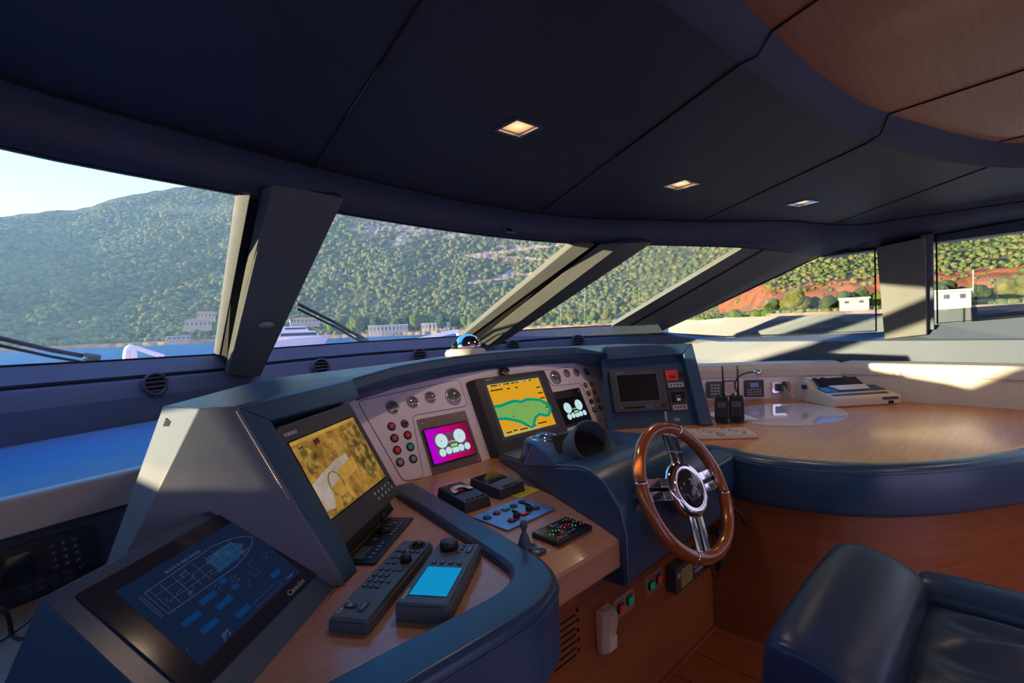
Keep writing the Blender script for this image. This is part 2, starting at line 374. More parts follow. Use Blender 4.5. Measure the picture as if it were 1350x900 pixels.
def dens(L, k=4):
    out = []
    for i in range(len(L)-1):
        p0 = L[max(i-1, 0)]; p1_ = L[i]; p2_ = L[i+1]; p3_ = L[min(i+2, len(L)-1)]
        for j in range(k):
            t = j/k; q = [.5*((2*p1_[c])+(-p0[c]+p2_[c])*t+(2*p0[c]-5*p1_[c]+4*p2_[c]-p3_[c])*t*t+(-p0[c]+3*p1_[c]-3*p2_[c]+p3_[c])*t**3) for c in range(3)]; out.append(Vector(q))
    out.append(L[-1]); return out
Hd, Cd = dens(H2), dens(C2)
m = MB(); vs = []; fs = []
for h, c in zip(Hd, Cd):
    mid = h.lerp(c, .45)+Vector((0, -.018, -.012))
    vs += [h+Vector((0, .05, .0)), h+Vector((0, -.01, -.004)), mid, c+Vector((0, 0, -.006)), c+Vector((0, .03, .03))]
for i in range(len(Hd)-1):
    for j in range(4): fs.append((i*5+j, i*5+j+1, (i+1)*5+j+1, (i+1)*5+j))
m.add(vs, fs, True); hb = struct(m, 'trim_4', 'ceiling')
MB().hull2([(-1.5, -3.5, 1.9), (-1.3, -3.5, 1.9), (-1.3, 1.1, 1.86), (-1.5, 1.1, 1.86)], [(-1.5, -3.5, 2.1), (-1.3, -3.5, 2.1), (-1.3, 1.1, 2.1), (-1.5, 1.1, 2.1)]).build('port_header', 'ceiling', hb)
MB().hull2([(4.6, -3.5, 1.95), (4.75, -3.5, 1.95), (4.75, 1.1, 1.86), (4.6, 1.1, 1.86)], [(4.6, -3.5, 2.18), (4.75, -3.5, 2.18), (4.75, 1.1, 2.18), (4.6, 1.1, 2.18)]).build('starboard_header', 'ceiling', hb)
MB().tube([c+Vector((0, -.004, -.004)) for c in Cd], .005, 6).build('shadow_seam', 'dark', hb)
MB().tube([h+Vector((0, 0, -.004)) for h in Hd[:45]], .005, 6).build('glazing_seal', 'dark', hb)

# ceiling with its raised timber panel
RIM = [(-.9, -3.2), (-.9, -.6), (-.6, -.1), (-.2, .2), (.3, .42), (.93, .505), (1.33, .49), (1.755, .462), (2.05, .43), (2.319, .39), (2.6, .32), (2.884, .227), (3.196, .093), (3.38, -.03), (3.62, -.3), (3.8, -.8), (3.8, -3.2)]
INN = [(-.75, -3.1), (-.75, -.6), (-.5, -.2), (-.1, .1), (.4, .33), (1.0, .42), (1.37, .425), (1.74, .405), (2.03, .37), (2.27, .32), (2.5, .25), (2.76, .165), (3.05, .052), (3.22, -.07), (3.45, -.33), (3.6, -.8), (3.6, -3.1)]
bm = bmesh.new()
def loop(pts, z):
    vv = [bm.verts.new((p[0], p[1], z)) for p in pts]; return [bm.edges.new((vv[i], vv[(i+1) % len(vv)])) for i in range(len(vv))]
outer = [(c.x, c.y+.0) for c in Cd]+[(-1.45, -3.5)]
LAMPS = [(1.166, 1.134, -.05, 'square ceiling downlight nearest the camera, the largest in view'), (2.263, 1.121, -.12, 'square ceiling downlight in the middle of the row of three'), (3.229, .861, -.3, 'square ceiling downlight farthest right, near the starboard windows')]
e1 = loop(outer, 2.05); e2 = loop(RIM, 2.05); e3 = []
for lx_, ly_, lr_, _ in LAMPS: e3 += loop([(lx_+.055*math.cos(lr_+a)*1.41421, ly_+.055*math.sin(lr_+a)*1.41421) for a in (PI/4, 3*PI/4, 5*PI/4, 7*PI/4)], 2.05)
bmesh.ops.triangle_fill(bm, edges=e1+e2+e3, use_beauty=True)
me = bpy.data.meshes.new('ceiling'); bm.to_mesh(me); bm.free(); me.materials.append(M['ceiling'])
ceil = bpy.data.objects.new('ceiling', me); COL.objects.link(ceil); ceil['kind'] = 'structure'
MB().box(-1.6, 4.8, -3.6, 2.2, 2.16, 2.20).build('roof_slab', 'ceiling', ceil)
m = MB(); R3 = dens([Vector((p[0], p[1], 2.05)) for p in RIM[1:-1]], 5); I3 = dens([Vector((p[0], p[1], 2.12)) for p in INN[1:-1]], 5)
vs = []; fs = []
for r, i in zip(R3, I3):
    for s in range(5):
        a = s/4; q = r.lerp(i, a); q.z = 2.05+.07*(1-math.cos(a*PI/2))**.8; vs.append(q)
for k in range(len(R3)-1):
    for s in range(4): fs.append((k*5+s, k*5+s+1, (k+1)*5+s+1, (k+1)*5+s))
m.add(vs, fs, True); m.build('cove_rim', 'ceiling', ceil)
cw = MB().prism([(p.x, p.y) for p in I3]+[(3.6, -3.1), (-.75, -3.1)], 2.12, 2.14).build('timber_panel', 'ceilwood', ceil)
def seam(a, b, r=.003, z=2.048, par=None, nm='panel_seam'): MB().tube([(a[0], a[1], z), (b[0], b[1], z)], r, 6).build(nm, 'dark', par or ceil)
seam((.515, .867-.35), (.80, 1.89)); seam((1.33, .49), (2.15, 1.97)); seam((2.319, .39), (3.2, 1.45)); seam((3.2, .09), (4.2, .93))
seam((1.37, .425), (.9, -.6), .003, 2.118); seam((2.27, .32), (1.95, -1.2), .003, 2.118); seam((3.05, .05), (2.9, -1.4), .003, 2.118)
MB().tube([Vector((1.33, .49, 2.049)), Vector((1.35, .455, 2.062)), Vector((1.37, .425, 2.118))], .003, 6).build('panel_seam', 'dark', ceil)
MB().tube([Vector((2.319, .39, 2.049)), Vector((2.30, .35, 2.062)), Vector((2.27, .32, 2.118))], .003, 6).build('panel_seam', 'dark', ceil)

# recessed ceiling lamps
def make_lamp(m, label, group):
    r = root('ceiling_lamp', m, label, 'ceiling lamp', group)
    f = MB(); o = .062; i = .047
    for a in range(4):
        pa = [(-o, -o), (o, -o), (i, -i), (-i, -i)]; c_, s_ = [(1, 0), (0, 1), (-1, 0), (0, -1)][a]
        P4 = [(x*c_-y*s_, x*s_+y*c_) for x, y in pa]; f.hull2([(x, y, .004) for x, y in P4], [(x, y, .0) for x, y in P4])
    f.build('frame', 'chrome', r)
    w = MB()
    for a in range(4):
        c_, s_ = [(1, 0), (0, 1), (-1, 0), (0, -1)][a]
        q = [(-i, -i, .004), (i, -i, .004), (i*.93, -i*.93, .012), (-i*.93, -i*.93, .012)]
        w.add([(x*c_-y*s_, x*s_+y*c_, z) for x, y, z in q], [(0, 1, 2, 3)])
    w.build('reflector', 'steel2', r); MB().box(-.0425, .0425, -.0425, .0425, .009, .012).build('diffuser', 'e_lamp', r)
    return r
def lampm(x, y, rot=0): return Matrix.Translation((x, y, 2.045)) @ Matrix.Rotation(rot, 4, 'Z')
def spot(name, x, y, z, e, col=(1, .70, .46), size=2.3):
    L = bpy.data.lights.new(name, 'SPOT'); L.energy = e; L.color = col; L.spot_size = size; L.spot_blend = .7; L.shadow_soft_size = .04
    o = bpy.data.objects.new(name, L); COL.objects.link(o); o.location = (x, y, z); return o
for k, (x, y, rt, lb) in enumerate(LAMPS):
    make_lamp(lampm(x, y, rt), lb, 'square downlights over the helm'); spot('downlight_and_fill', x, y, 2.035, 7)

# starboard side: sill, band, ledge, windows and pillar
WX = 4.6
SS = [at(u, v, x=WX) for u, v in [(870, 437), (900, 440), (957, 445), (1050, 442), (1160, 437.5), (1234, 428), (1350, 418)]]
SS = [Vector((p.x, p.y, p.z)) for p in SS]+[Vector((WX, -1.2, 1.33)), Vector((WX, -3.5, 1.33))]
m = MB(); vs = []; fs = []
for p in SS:
    zl = 1.195 if p.y < 2.2 else 1.24
    vs += [p+Vector((.03, 0, 0)), p, Vector((4.50, p.y, zl)), Vector((4.47, p.y, zl-.012)), Vector((4.46, p.y, 1.02)), Vector((4.46, p.y, 0))]
for i in range(len(SS)-1):
    for j in range(5): fs.append((i*6+j, i*6+j+1, (i+1)*6+j+1, (i+1)*6+j))
m.add(vs, fs, False); ws = struct(m, 'wall_starboard', 'leather_trim')
# corner piece joining front wall and side wall
m = MB(); a = sill(4.3); m.hull2([(4.2, sill_y(4.2)-.10, 0), (4.62, 2.2, 0), (4.8, 3.0, 0)], [(4.2, sill_y(4.2)-.10, 1.235), (4.62, 2.2, 1.24), (4.8, 3.0, 1.24)]); m.build('corner_block', 'leather_trim', ws)
# side glass
Ht = lambda y: 1.867+(1.114-y)*.04 if y > .74 else 1.882+(.74-y)*.11
def spane(name, ys, zb, zt):
    m = MB(); P = [(WX+.01, y, z) for y, z in zip(ys, zb)]+[(WX+.01, y, z) for y, z in list(zip(ys, zt))[::-1]]
    m.hull2(P, [(p[0]+.008, p[1], p[2]) for p in P]); o = m.build(name, 'glass'); o['kind'] = 'structure'; return o
spane('window_4', [SS[0].y, SS[1].y, SS[2].y, SS[3].y, .74], [SS[0].z, SS[1].z, SS[2].z, SS[3].z, SS[4].z], [SS[0].z+.005, SS[1].z+.06, 1.45, 1.66, 1.88])
spane('window_5', [.40, -.04, -1.2], [SS[5].z, SS[6].z, 1.33], [1.925, 1.96, 2.0])
spane('window_6', [-1.3, -3.4], [1.33, 1.33], [2.0, 2.0])
# pillar between the side windows
pl = [at(1166, 447, x=4.50), at(1222, 441, x=4.50), at(1220, 312, x=4.50), at(1155, 326, x=4.50)]
struct(slab(pl, Vector((.12, 0, 0))), 'trim_5', 'post', bevel=.006)
struct(slab([Vector((4.54, .47, 1.255)), Vector((4.54, .405, 1.26)), Vector((4.54, .405, 1.93)), Vector((4.54, .47, 1.93))], Vector((.06, 0, 0))), 'trim_6', 'leather_trim')
struct(MB().box(4.52, 4.66, -1.32, -1.18, 1.2, 2.05), 'trim_7', 'post')
# window frames (dark gasket)
def gasket(pts, nm, r=.007):
    o = MB().tube(pts, r, 6, True).build(nm, 'dark'); o['kind'] = 'structure'; return o
gasket([(4.597, .745, SS[4].z+.01), (4.597, .745, 1.875), (4.597, T2.y-.02, T2.z), (4.597, T2.y*.5+B2.y*.5-.01, T2.z*.5+B2.z*.5), (4.597, B2.y-.01, B2.z+.01), (4.597, SS[2].y, SS[2].z+.01), (4.597, SS[3].y, SS[3].z+.01)], 'trim_8')
gasket([(4.597, .39, SS[5].z+.01), (4.597, .39, 1.92), (4.597, -.04, 1.955), (4.597, -1.2, 1.99), (4.597, -1.2, 1.34), (4.597, -.04, SS[6].z+.01)], 'trim_9')

# port side and aft shell (outside the frame but lighting the place): wall with a long window, aft bulkhead with glazed doors
PX = -1.3
SM = [Vector((PX, p.y, p.z)) for p in SS]
m = MB(); vs = []; fs = []
for p in SM: vs += [p+Vector((-.12, 0, 0)), p, p+Vector((.05, 0, -.06)), Vector((PX+.05, p.y, 0)), Vector((PX-.12, p.y, 0))]
for i in range(len(SM)-1):
    for j in range(4): fs.append((i*5+j, i*5+j+1, (i+1)*5+j+1, (i+1)*5+j))
    fs.append((i*5+4, i*5, (i+1)*5, (i+1)*5+4))
m.add(vs, fs); pwo = struct(m, 'wall_port', 'leather_trim')
mir = lambda p, dx=0: Vector((3.3-p.x+dx, p.y, p.z))
q_ = [mir(B1), mir(B2), mir(T2), mir(T1)]; q_[2].z = 1.66; q_[0].x = -.95; q_[0].y = sill_y(-.95)  # unseen port post, lower edge dropped to cut sun off the cheek top
struct(slab(q_, Vector((-.03, .06, .02))), 'trim_10', 'post', bevel=.006)
struct(MB().box(-1.42, -1.22, .42, .76, 1.2, 1.95), 'trim_11', 'post'); struct(MB().box(-1.42, -1.22, -1.35, -1.15, 1.2, 1.98), 'trim_12', 'post')
o = MB().hull2([(PX, -3.5, 1.33), (PX, .4, 1.3), (PX, .4, 1.9), (PX, -3.5, 1.9)], [(PX-.01, -3.5, 1.33), (PX-.01, .4, 1.3), (PX-.01, .4, 1.9), (PX-.01, -3.5, 1.9)]).build('window_7', 'glass'); o['kind'] = 'structure'
o = MB().hull2([(PX, .76, 1.22), (PX, 2.4, 1.28), (PX, 1.1, 1.86), (PX, .76, 1.88)], [(PX-.01, .76, 1.22), (PX-.01, 2.4, 1.28), (PX-.01, 1.1, 1.86), (PX-.01, .76, 1.88)]).build('window_9', 'glass'); o['kind'] = 'structure'
aw = MB(); aw.box(-1.5, -.6, -3.6, -3.5, 0, 2.12); aw.box(3.6, 4.7, -3.6, -3.5, 0, 2.12); aw.box(-.6, 3.6, -3.6, -3.5, 2.02, 2.12)
struct(aw, 'wall_aft', 'base')
o = MB().box(-.6, 3.6, -3.56, -3.55, 0, 2.02).build('window_8', 'glass'); o['kind'] = 'structure'

# ------------------------------------------------------------------ helm console
FL = Fr((.555, 1.16, .8), 52, 28)
FRo = at(941, 561, z=.8); FR = Fr(FRo, 128, 20)
FP = Fr((0, 1.68, .8), 90, 25.6)
FT = Fr((.53, 1.17, .8), 50, 50)
ID = Matrix.Identity(4)
con = root('helm_console', ID, 'wide navy leather and cherry wood helm console carrying the instruments under the windscreen', 'console')
YB = .965
m = MB(); m.prism([(.80, .76), (.80, .868), (1.30, .868), (2.13, .868), (2.13, 1.70), (.9, 1.72), (.5, 2.2), (.22, 1.75), (.02, 1.40), (-.05, 1.2), (-.10, .76)], .765, .80)
desk = m.build('desktop', 'desk', con, bevel=.002)
MB().prism([(-1.2, .76), (.3, .76), (.3, 2.3), (-1.2, 2.2)], .70, .73).build('lower_desktop', 'desk', con)
# fascia with a sloping nosing below the desk edge, and the front panel
fx0, fx1 = .80, 1.5
m = MB(); m.hull2([(fx0, y, z) for y, z in [(.868, .7995), (.80, .778), (.795, .77), (.795, .70), (.97, .68), (.97, .764), (.868, .764)]], [(fx1, y, z) for y, z in [(.868, .7995), (.80, .778), (.795, .77), (.795, .70), (.97, .68), (.97, .764), (.868, .764)]])
m.build('desk_nosing', 'desk', con)
cab = MB().box(.80, 2.14, YB, YB+.02, 0, .70).build('front_panel', 'base', con)
MB().box(.80, 2.138, YB-.012, YB, 0, .012).build('plinth_strip', 'base', con)
# slotted ventilation grille in the front panel (holes cut as dark slots with a dotted line)
vg = MB()
for k in range(7): vg.box(1.04, 1.16, YB-.002, YB, .365+k*.021, .370+k*.021)
vgo = vg.build('vent_slots', 'dark', con)
for k in range(5): MB().box(1.168, 1.176, YB-.004, YB, .372+k*.032, .380+k*.032).build('slot_peg', 'dark', con)
# armrest rim: leather band with rounded corner, skirt below
mid = [(.955, 1.60), (.915, 1.33), (.865, 1.02), (.840, .875), (.825, .825), (.79, .775), (.735, .748), (.66, .737), (.40, .745), (0, .75), (-.6, .75)]
wid = [.052, .050, .047, .047, .050, .056, .058, .058, .060, .062, .062]
def offs(pts, w, s):
    out = []
    for i, p in enumerate(pts):
        a = Vector(pts[max(0, i-1)]).to_3d(); b = Vector(pts[min(len(pts)-1, i+1)]).to_3d(); t = (b-a).normalized(); n = Vector((-t.y, t.x, 0))
        out.append(Vector((p[0], p[1], 0))+n*(w[i]*s))
    return out
MD = dens([Vector((p[0], p[1], 0)) for p in mid], 5)
WD = [a.x for a in dens([Vector((w, 0, 0)) for w in wid], 5)]
outr = offs([(p.x, p.y) for p in MD], WD, 1); innr = offs([(p.x, p.y) for p in MD], WD, -1)
if outr[0].x < innr[0].x: outr, innr = innr, outr
m = MB(); vs = []; fs = []
for k, (o_, i_) in enumerate(zip(outr, innr)):
    d = (o_-i_).normalized(); sk = .80 if False else .655
    dep = .80 if MD[k].y > .93 else max(.655, .80-(.93-MD[k].y)*1.6)
    cs = [i_+Z*.800, i_+Z*.815+d*.002, i_+Z*.825+d*.012, o_+Z*.825-d*.016, o_+Z*.817-d*.004, o_+Z*.803, o_+Z*min(.80, dep)-d*.0, o_+Z*min(.80, dep)-d*.05]
    vs += cs
nc = 8
for k in range(len(outr)-1):
    for j in range(nc-1): fs.append((k*nc+j, k*nc+j+1, (k+1)*nc+j+1, (k+1)*nc+j))
fs += [tuple(range(nc)), tuple(range((len(outr)-1)*nc, len(outr)*nc))]
m.add(vs, fs, False); rimo = m.build('armrest_rim', 'leather', con, bevel=.004, seg=3); rimo.modifiers['bevel'].angle_limit = math.radians(20)
MB().tube([o_+Z*.800+(o_-i_).normalized()*.0005 for o_, i_ in list(zip(outr, innr))[22:]], .0022, 6).build('stitched_seam', 'leather', rimo)
# curved timber base below the armrest
m = MB(); A = []; B = []
for o_, i_ in list(zip(outr, innr))[16:]:
    d = (o_-i_).normalized(); A.append(o_-d*.015+Z*.66); B.append(o_-d*.045+Z*.0)
vs = []; 
for a, b in zip(A, B): vs += [a, a.lerp(b, .5), b]
fs = []
for k in range(len(A)-1):
    for j in range(2): fs.append((k*3+j, k*3+j+1, (k+1)*3+j+1, (k+1)*3+j))
m.add(vs, fs, True); m.build('curved_base', 'base', con)

# hood: crowned leather top, its lip and soffit
P1 = at(214, 535, z=1.24); P2 = at(262, 538, z=1.24); P3 = FL.hit(312, 535)
LT = [P3, FL.hit(465, 499)]
for px_, y in (((520, 483), 1.72), ((560, 476), 1.785), ((600, 470), 1.82), ((650, 464.5), 1.84), ((700, 461), 1.84), ((760, 457.5), 1.80)): LT.append(at(*px_, y=y))
LT += [FR.hit(802, 456.5), FR.hit(913, 452.5)]
back = [Vector((3.02, 1.55, 1.24)), Vector((2.95, 1.95, 1.245)), at(760, 456, z=1.258), at(700, 458.5, z=1.266), at(650, 462, z=1.266), at(600, 467, z=1.262), at(520, 478.5, z=1.248), at(430, 489.5, z=1.238), at(350, 499, z=1.236)]
print('BACK', [tuple(round(c, 2) for c in p) for p in back])
print('LT', [tuple(round(c, 3) for c in p) for p in LT], 'P', P1, P2)
topl = LT+back+[P1, P2]
bm = bmesh.new(); vv = [bm.verts.new(p) for p in topl]; ee = [bm.edges.new((vv[i], vv[(i+1) % len(vv)])) for i in range(len(vv))]
bmesh.ops.triangle_fill(bm, edges=ee, use_beauty=True)
me = bpy.data.meshes.new('hood'); bm.to_mesh(me); bm.free(); me.materials.append(M['leather'])
hood = bpy.data.objects.new('hood', me); COL.objects.link(hood); hood.parent = con
for p in me.polygons: p.use_smooth = False
if sum(p.normal.z*p.area for p in me.polygons) < 0: me.flip_normals()
sd = hood.modifiers.new('s', 'SOLIDIFY'); sd.thickness = .045; sd.offset = -1
bv = hood.modifiers.new('b', 'BEVEL'); bv.width = .008; bv.segments = 3; bv.limit_method = 'ANGLE'; bv.angle_limit = .9
# lip under the crowned edge over the instrument panel
lipt = LT[1:-1]; lipb = []
LBP = [(472, 527), (522, 511), (560, 502), (601, 493), (650, 485.5), (700, 480.5), (758, 478), (800, 483)]
for k, q in enumerate(LBP):
    s = at(*q, y=lipt[k].y+.012) if 0 < k < len(LBP)-1 else at(*q, y=lipt[k].y+.05)
    lipb.append(s)
m = MB(); vs = []; fs = []
for t, b in zip(lipt, lipb):
    s = Vector((b.x, b.y+.06, b.z+.006)); vs += [t+Vector((0, .012, 0)), t+Vector((0, 0, -.012)), b, b+Vector((0, .01, -.004)), s]
for k in range(len(lipt)-1):
    for j in range(4): fs.append((k*5+j, k*5+j+1, (k+1)*5+j+1, (k+1)*5+j))
m.add(vs, fs, True); m.build('hood_lip', 'leather', con)
# far side of the hood down to the dash
m = MB(); bk = [LT[-1]]+back+[P1]; vs = []; fs = []
for p in bk: vs += [p-Z*.01, Vector((p.x+(0.05 if p.x > 2.9 else 0), p.y+.03, .8))]
for k in range(len(bk)-1): fs.append((2*k, 2*k+1, 2*k+3, 2*k+2))
m.add(vs, fs, False); m.build('hood_back', 'leather', con)

# port pod: side cheek, frame, recess
q3 = FL.P(-.075, 0); CFm = Fr(P2, U=P3-P2, V=(P2-q3)-(P3-P2).normalized()*((P2-q3).dot((P3-P2).normalized())))
h2 = CFm.hit(181, 699); q2 = P2+(h2-P2)*((P2.z-.74)/(P2.z-h2.z)); q3b = q3+(q3-P3)*.12
h1 = at(174, 699, t=(h2-EYE).dot(FW)+.10); q1 = P1+(h1-P1)*((P1.z-.74)/(P1.z-h1.z))
print('cheek', P1, P2, P3, q1, q2, q3)
ck = MB(); ck.add([P1, P2, P3, q3b, q2, q1, back[-1]-Z*.02, Vector((.45, 2.0, .74))], [(1, 2, 3, 4), (0, 1, 4, 5), (0, 5, 7, 6)])
cheek = ck.build('pod_cheek', 'cheek', con); sd = cheek.modifiers.new('s', 'SOLIDIFY'); sd.thickness = .012; sd.offset = -1
bv = cheek.modifiers.new('b', 'BEVEL'); bv.width = .018; bv.segments = 4; bv.limit_method = 'ANGLE'; bv.angle_limit = .2
for p in cheek.data.polygons: p.use_smooth = True
SL = Fr((P1+P2)/2, U=P2-P1, V=((P1+P2)/2-(q1+q2)/2)); SL.V = (SL.V-SL.U*SL.V.dot(SL.U)).normalized(); SL.N = SL.U.cross(SL.V)
if SL.N.dot(EYE-P1) < 0: SL.N = -SL.N
so_ = [SL.loc(*c) for c in [(221, 551), (227, 556), (220, 584), (213, 592), (214, 570)]]
MB().hull2([SL.P(a, b, -.004) for a, b in so_], [SL.P(a, b, .004) for a, b in so_]).build('slot_opening', 'dark', con)
def onface(f, pts, c0, c1):
    m = MB(); m.hull2([f.P(a, b, c0) for a, b in pts], [f.P(a, b, c1) for a, b in pts]); return m
fl_o = [FL.loc(312, 535), FL.loc(455, 768), FL.loc(473, 753), FL.loc(456, 716), FL.loc(358, 554)]
onface(FL, fl_o, -.07, .0).build('pod_frame', 'leather', con, bevel=.006)
tb = [FL.loc(312, 535), FL.loc(358, 554), FL.loc(474, 523.5), FL.loc(473, 516), FL.loc(465, 499)]
onface(FL, tb, -.07, .0).build('pod_frame', 'leather', con, bevel=.006)
onface(FL, [(-.02, -.0), (.40, -.0), (.46, .43), (-.02, .44)], -.075, -.06).build('pod_recess', 'black', con)
# stitches along the port edge of the frame
a_, b_ = FL.loc(316, 541), FL.loc(384, 655)
st = MB()
for k in range(46):
    s = k/45; p = FL.P(a_[0]+(b_[0]-a_[0])*s-.003, a_[1]+(b_[1]-a_[1])*s, -.006); st.box(p.x-.0014, p.x+.0014, p.y-.0014, p.y+.0014, p.z-.0013, p.z+.0013)
st.build('stitching', 'cream', con)
# starboard pod frame
o4 = [FR.loc(799, 457), FR.loc(913, 452.5), FR.loc(941, 561), FR.loc(923, 560), FR.loc(901, 466), FR.loc(802, 474)]
onface(FR, [o4[0], o4[1], o4[4], o4[5]], -.09, 0).build('pod_frame', 'leather', con, bevel=.006)
onface(FR, [o4[1], o4[2], o4[3], o4[4]], -.09, 0).build('pod_frame', 'leather', con, bevel=.006)
a5 = FR.loc(802, 474); a6 = FR.loc(803, 560); a7 = FR.loc(923, 560)
onface(FR, [(a5[0]-.02, a5[1]+.02), (o4[4][0]+.02, o4[4][1]+.01), (a7[0]+.02, 0), (a6[0], 0)], -.085, -.05).build('pod_recess', 'leather', con)
pa = FR.P(*o4[1], -.01); pb = FR.P(*o4[2], -.01)
MB().hull2([pa, pb, Vector((3.1, 1.5, .8)), Vector((3.02, 1.55, 1.23))], [pa+Vector((.02, .01, 0)), pb+Vector((.02, .01, 0)), Vector((3.12, 1.52, .8)), Vector((3.04, 1.57, 1.23))]).build('pod_cheek', 'leather', con)
# white instrument fascia
onface(FP, [(.84, -.012), (2.42, -.012), (2.66, .40), (2.6, .44), (2.3, .46), (1.7, .465), (1.2, .46), (.87, .45), (.80, .43)], -.03, 0).build('instrument_fascia', 'whitepanel', con)

# gauge panels (left and right inset panels) with gauges and push buttons
def gauge(parent, x, y, R, big=False):
    o = MB().lathe(x, y, [(R*1.06, 0), (R*1.08, .003), (R*1.04, .008), (R*.92, .010), (R*.88, .007)], 28).build('gauge', 'steel2', parent)
    MB().cyl(x, y, .006, .0075, R*.88, 28).build('dial_face', 'dialgrey', o)
    t = MB()
    for k in range(9):
        a = math.radians(225-k*33.75); t.hull2([(x+r*math.cos(a+w), y+r*math.sin(a+w), .0076) for r, w in ((R*.62, -.04), (R*.8, -.04), (R*.8, .04), (R*.62, .04))], [(x+r*math.cos(a+w), y+r*math.sin(a+w), .0079) for r, w in ((R*.62, -.04), (R*.8, -.04), (R*.8, .04), (R*.62, .04))])
    t.build('tick_marks', 'lightgrey', o)
    a = math.radians(235 if not big else 215)
    MB().tube([(x, y, .0084), (x+R*.6*math.cos(a), y+R*.6*math.sin(a), .0084)], .0008, 5).build('needle', 'white', o)
    MB().lathe(x, y, [(R*.9, .009), (R*.8, .0115), (R*.55, .0145), (R*.25, .0165), (.0005, .017)], 28).build('domed_glass', 'lens', o)
    return o
def pushb(parent, x, y, mat, R=.0125):
    o = MB().lathe(x, y, [(R*1.45, 0), (R*1.5, .004), (R*1.3, .007), (R*1.0, .007), (R*.95, .003)], 20).build('push_button', 'black', parent)
    MB().lathe(x, y, [(R*.92, .002), (R*.92, .006), (R*.7, .0075), (.0005, .008)], 18).build('button_cap', mat, o); return o
def outline(parent, pts, r=.0016, c=.0005, nm='groove', mat='char'):
    return MB().tube([(p[0], p[1], c) for p in pts], r, 5, True).build(nm, mat, parent)
def rnd(poly, r=.02, n=5):
    out = []; L = len(poly)
    for i, p in enumerate(poly):
        p = Vector(p); a = (Vector(poly[i-1])-p); b = (Vector(poly[(i+1) % L])-p); ra = min(r, a.length*.45, b.length*.45); A = p+a.normalized()*ra; B = p+b.normalized()*ra
        for k in range(n+1):
            t = k/n; q = A*(1-t)**2+p*2*t*(1-t)+B*t*t; out.append((q.x, q.y))
    return out
gl = root('gauge_panel', FP.mat(0, 0, 0), 'white gauge panel with four gauges and eight buttons, left of the magenta engine display', 'gauge panel')
ins = rnd([(.905, .360), (1.432, .395), (1.430, .262), (1.128, .262), (1.098, .0), (1.005, .008)], .022)
MB().prism(ins, -.001, .0015).build('face_plate', 'whitepanel', gl)
outline(gl, ins, .0018)
for x, y, R in ((1.049, .312, .028), (1.148, .321, .026), (1.243, .330, .026), (1.366, .318, .040)): gauge(gl, x, y, R, R > .03)
for x, y, c in ((1.020, .233, 'red'), (1.018, .183, 'red'), (1.015, .133, 'red'), (1.013, .083, 'greylens'), (1.080, .184, 'red'), (1.077, .134, 'green'), (1.074, .084, 'greylens')): pushb(gl, x, y, c)
k = MB().lathe(1.082, .234, [(.018, 0), (.018, .004), (.014, .007), (.0005, .007)], 20).build('key_switch', 'black', gl)
MB().ring(1.082, .234, .0105, .0015, .008, 20, 6).build('key_ring', 'chrome', k); MB().box(1.074, 1.090, .232, .236, .007, .013).build('key_bow', 'chrome', k)
gr = root('gauge_panel', FP.mat(0, 0, 0), 'white gauge panel with four gauges and eight buttons, right of the black engine display', 'gauge panel')
ins = rnd([(2.010, .385), (2.545, .375), (2.43, .035), (2.315, .028), (2.293, .275), (2.05, .285)], .022)
MB().prism(ins, -.001, .0015).build('face_plate', 'whitepanel', gr)
outline(gr, ins, .0018)
for x, y, R in ((2.098, .333, .040), (2.203, .346, .024), (2.290, .342, .024), (2.382, .336, .024)): gauge(gr, x, y, R, R > .03)
for x, y, c in ((2.327, .256, 'greylens'), (2.325, .204, 'red'), (2.322, .154, 'teal'), (2.318, .102, 'greylens'), (2.387, .254, 'red'), (2.386, .204, 'red'), (2.384, .153, 'red'), (2.382, .104, 'greylens')): pushb(gr, x, y, c, .0115)

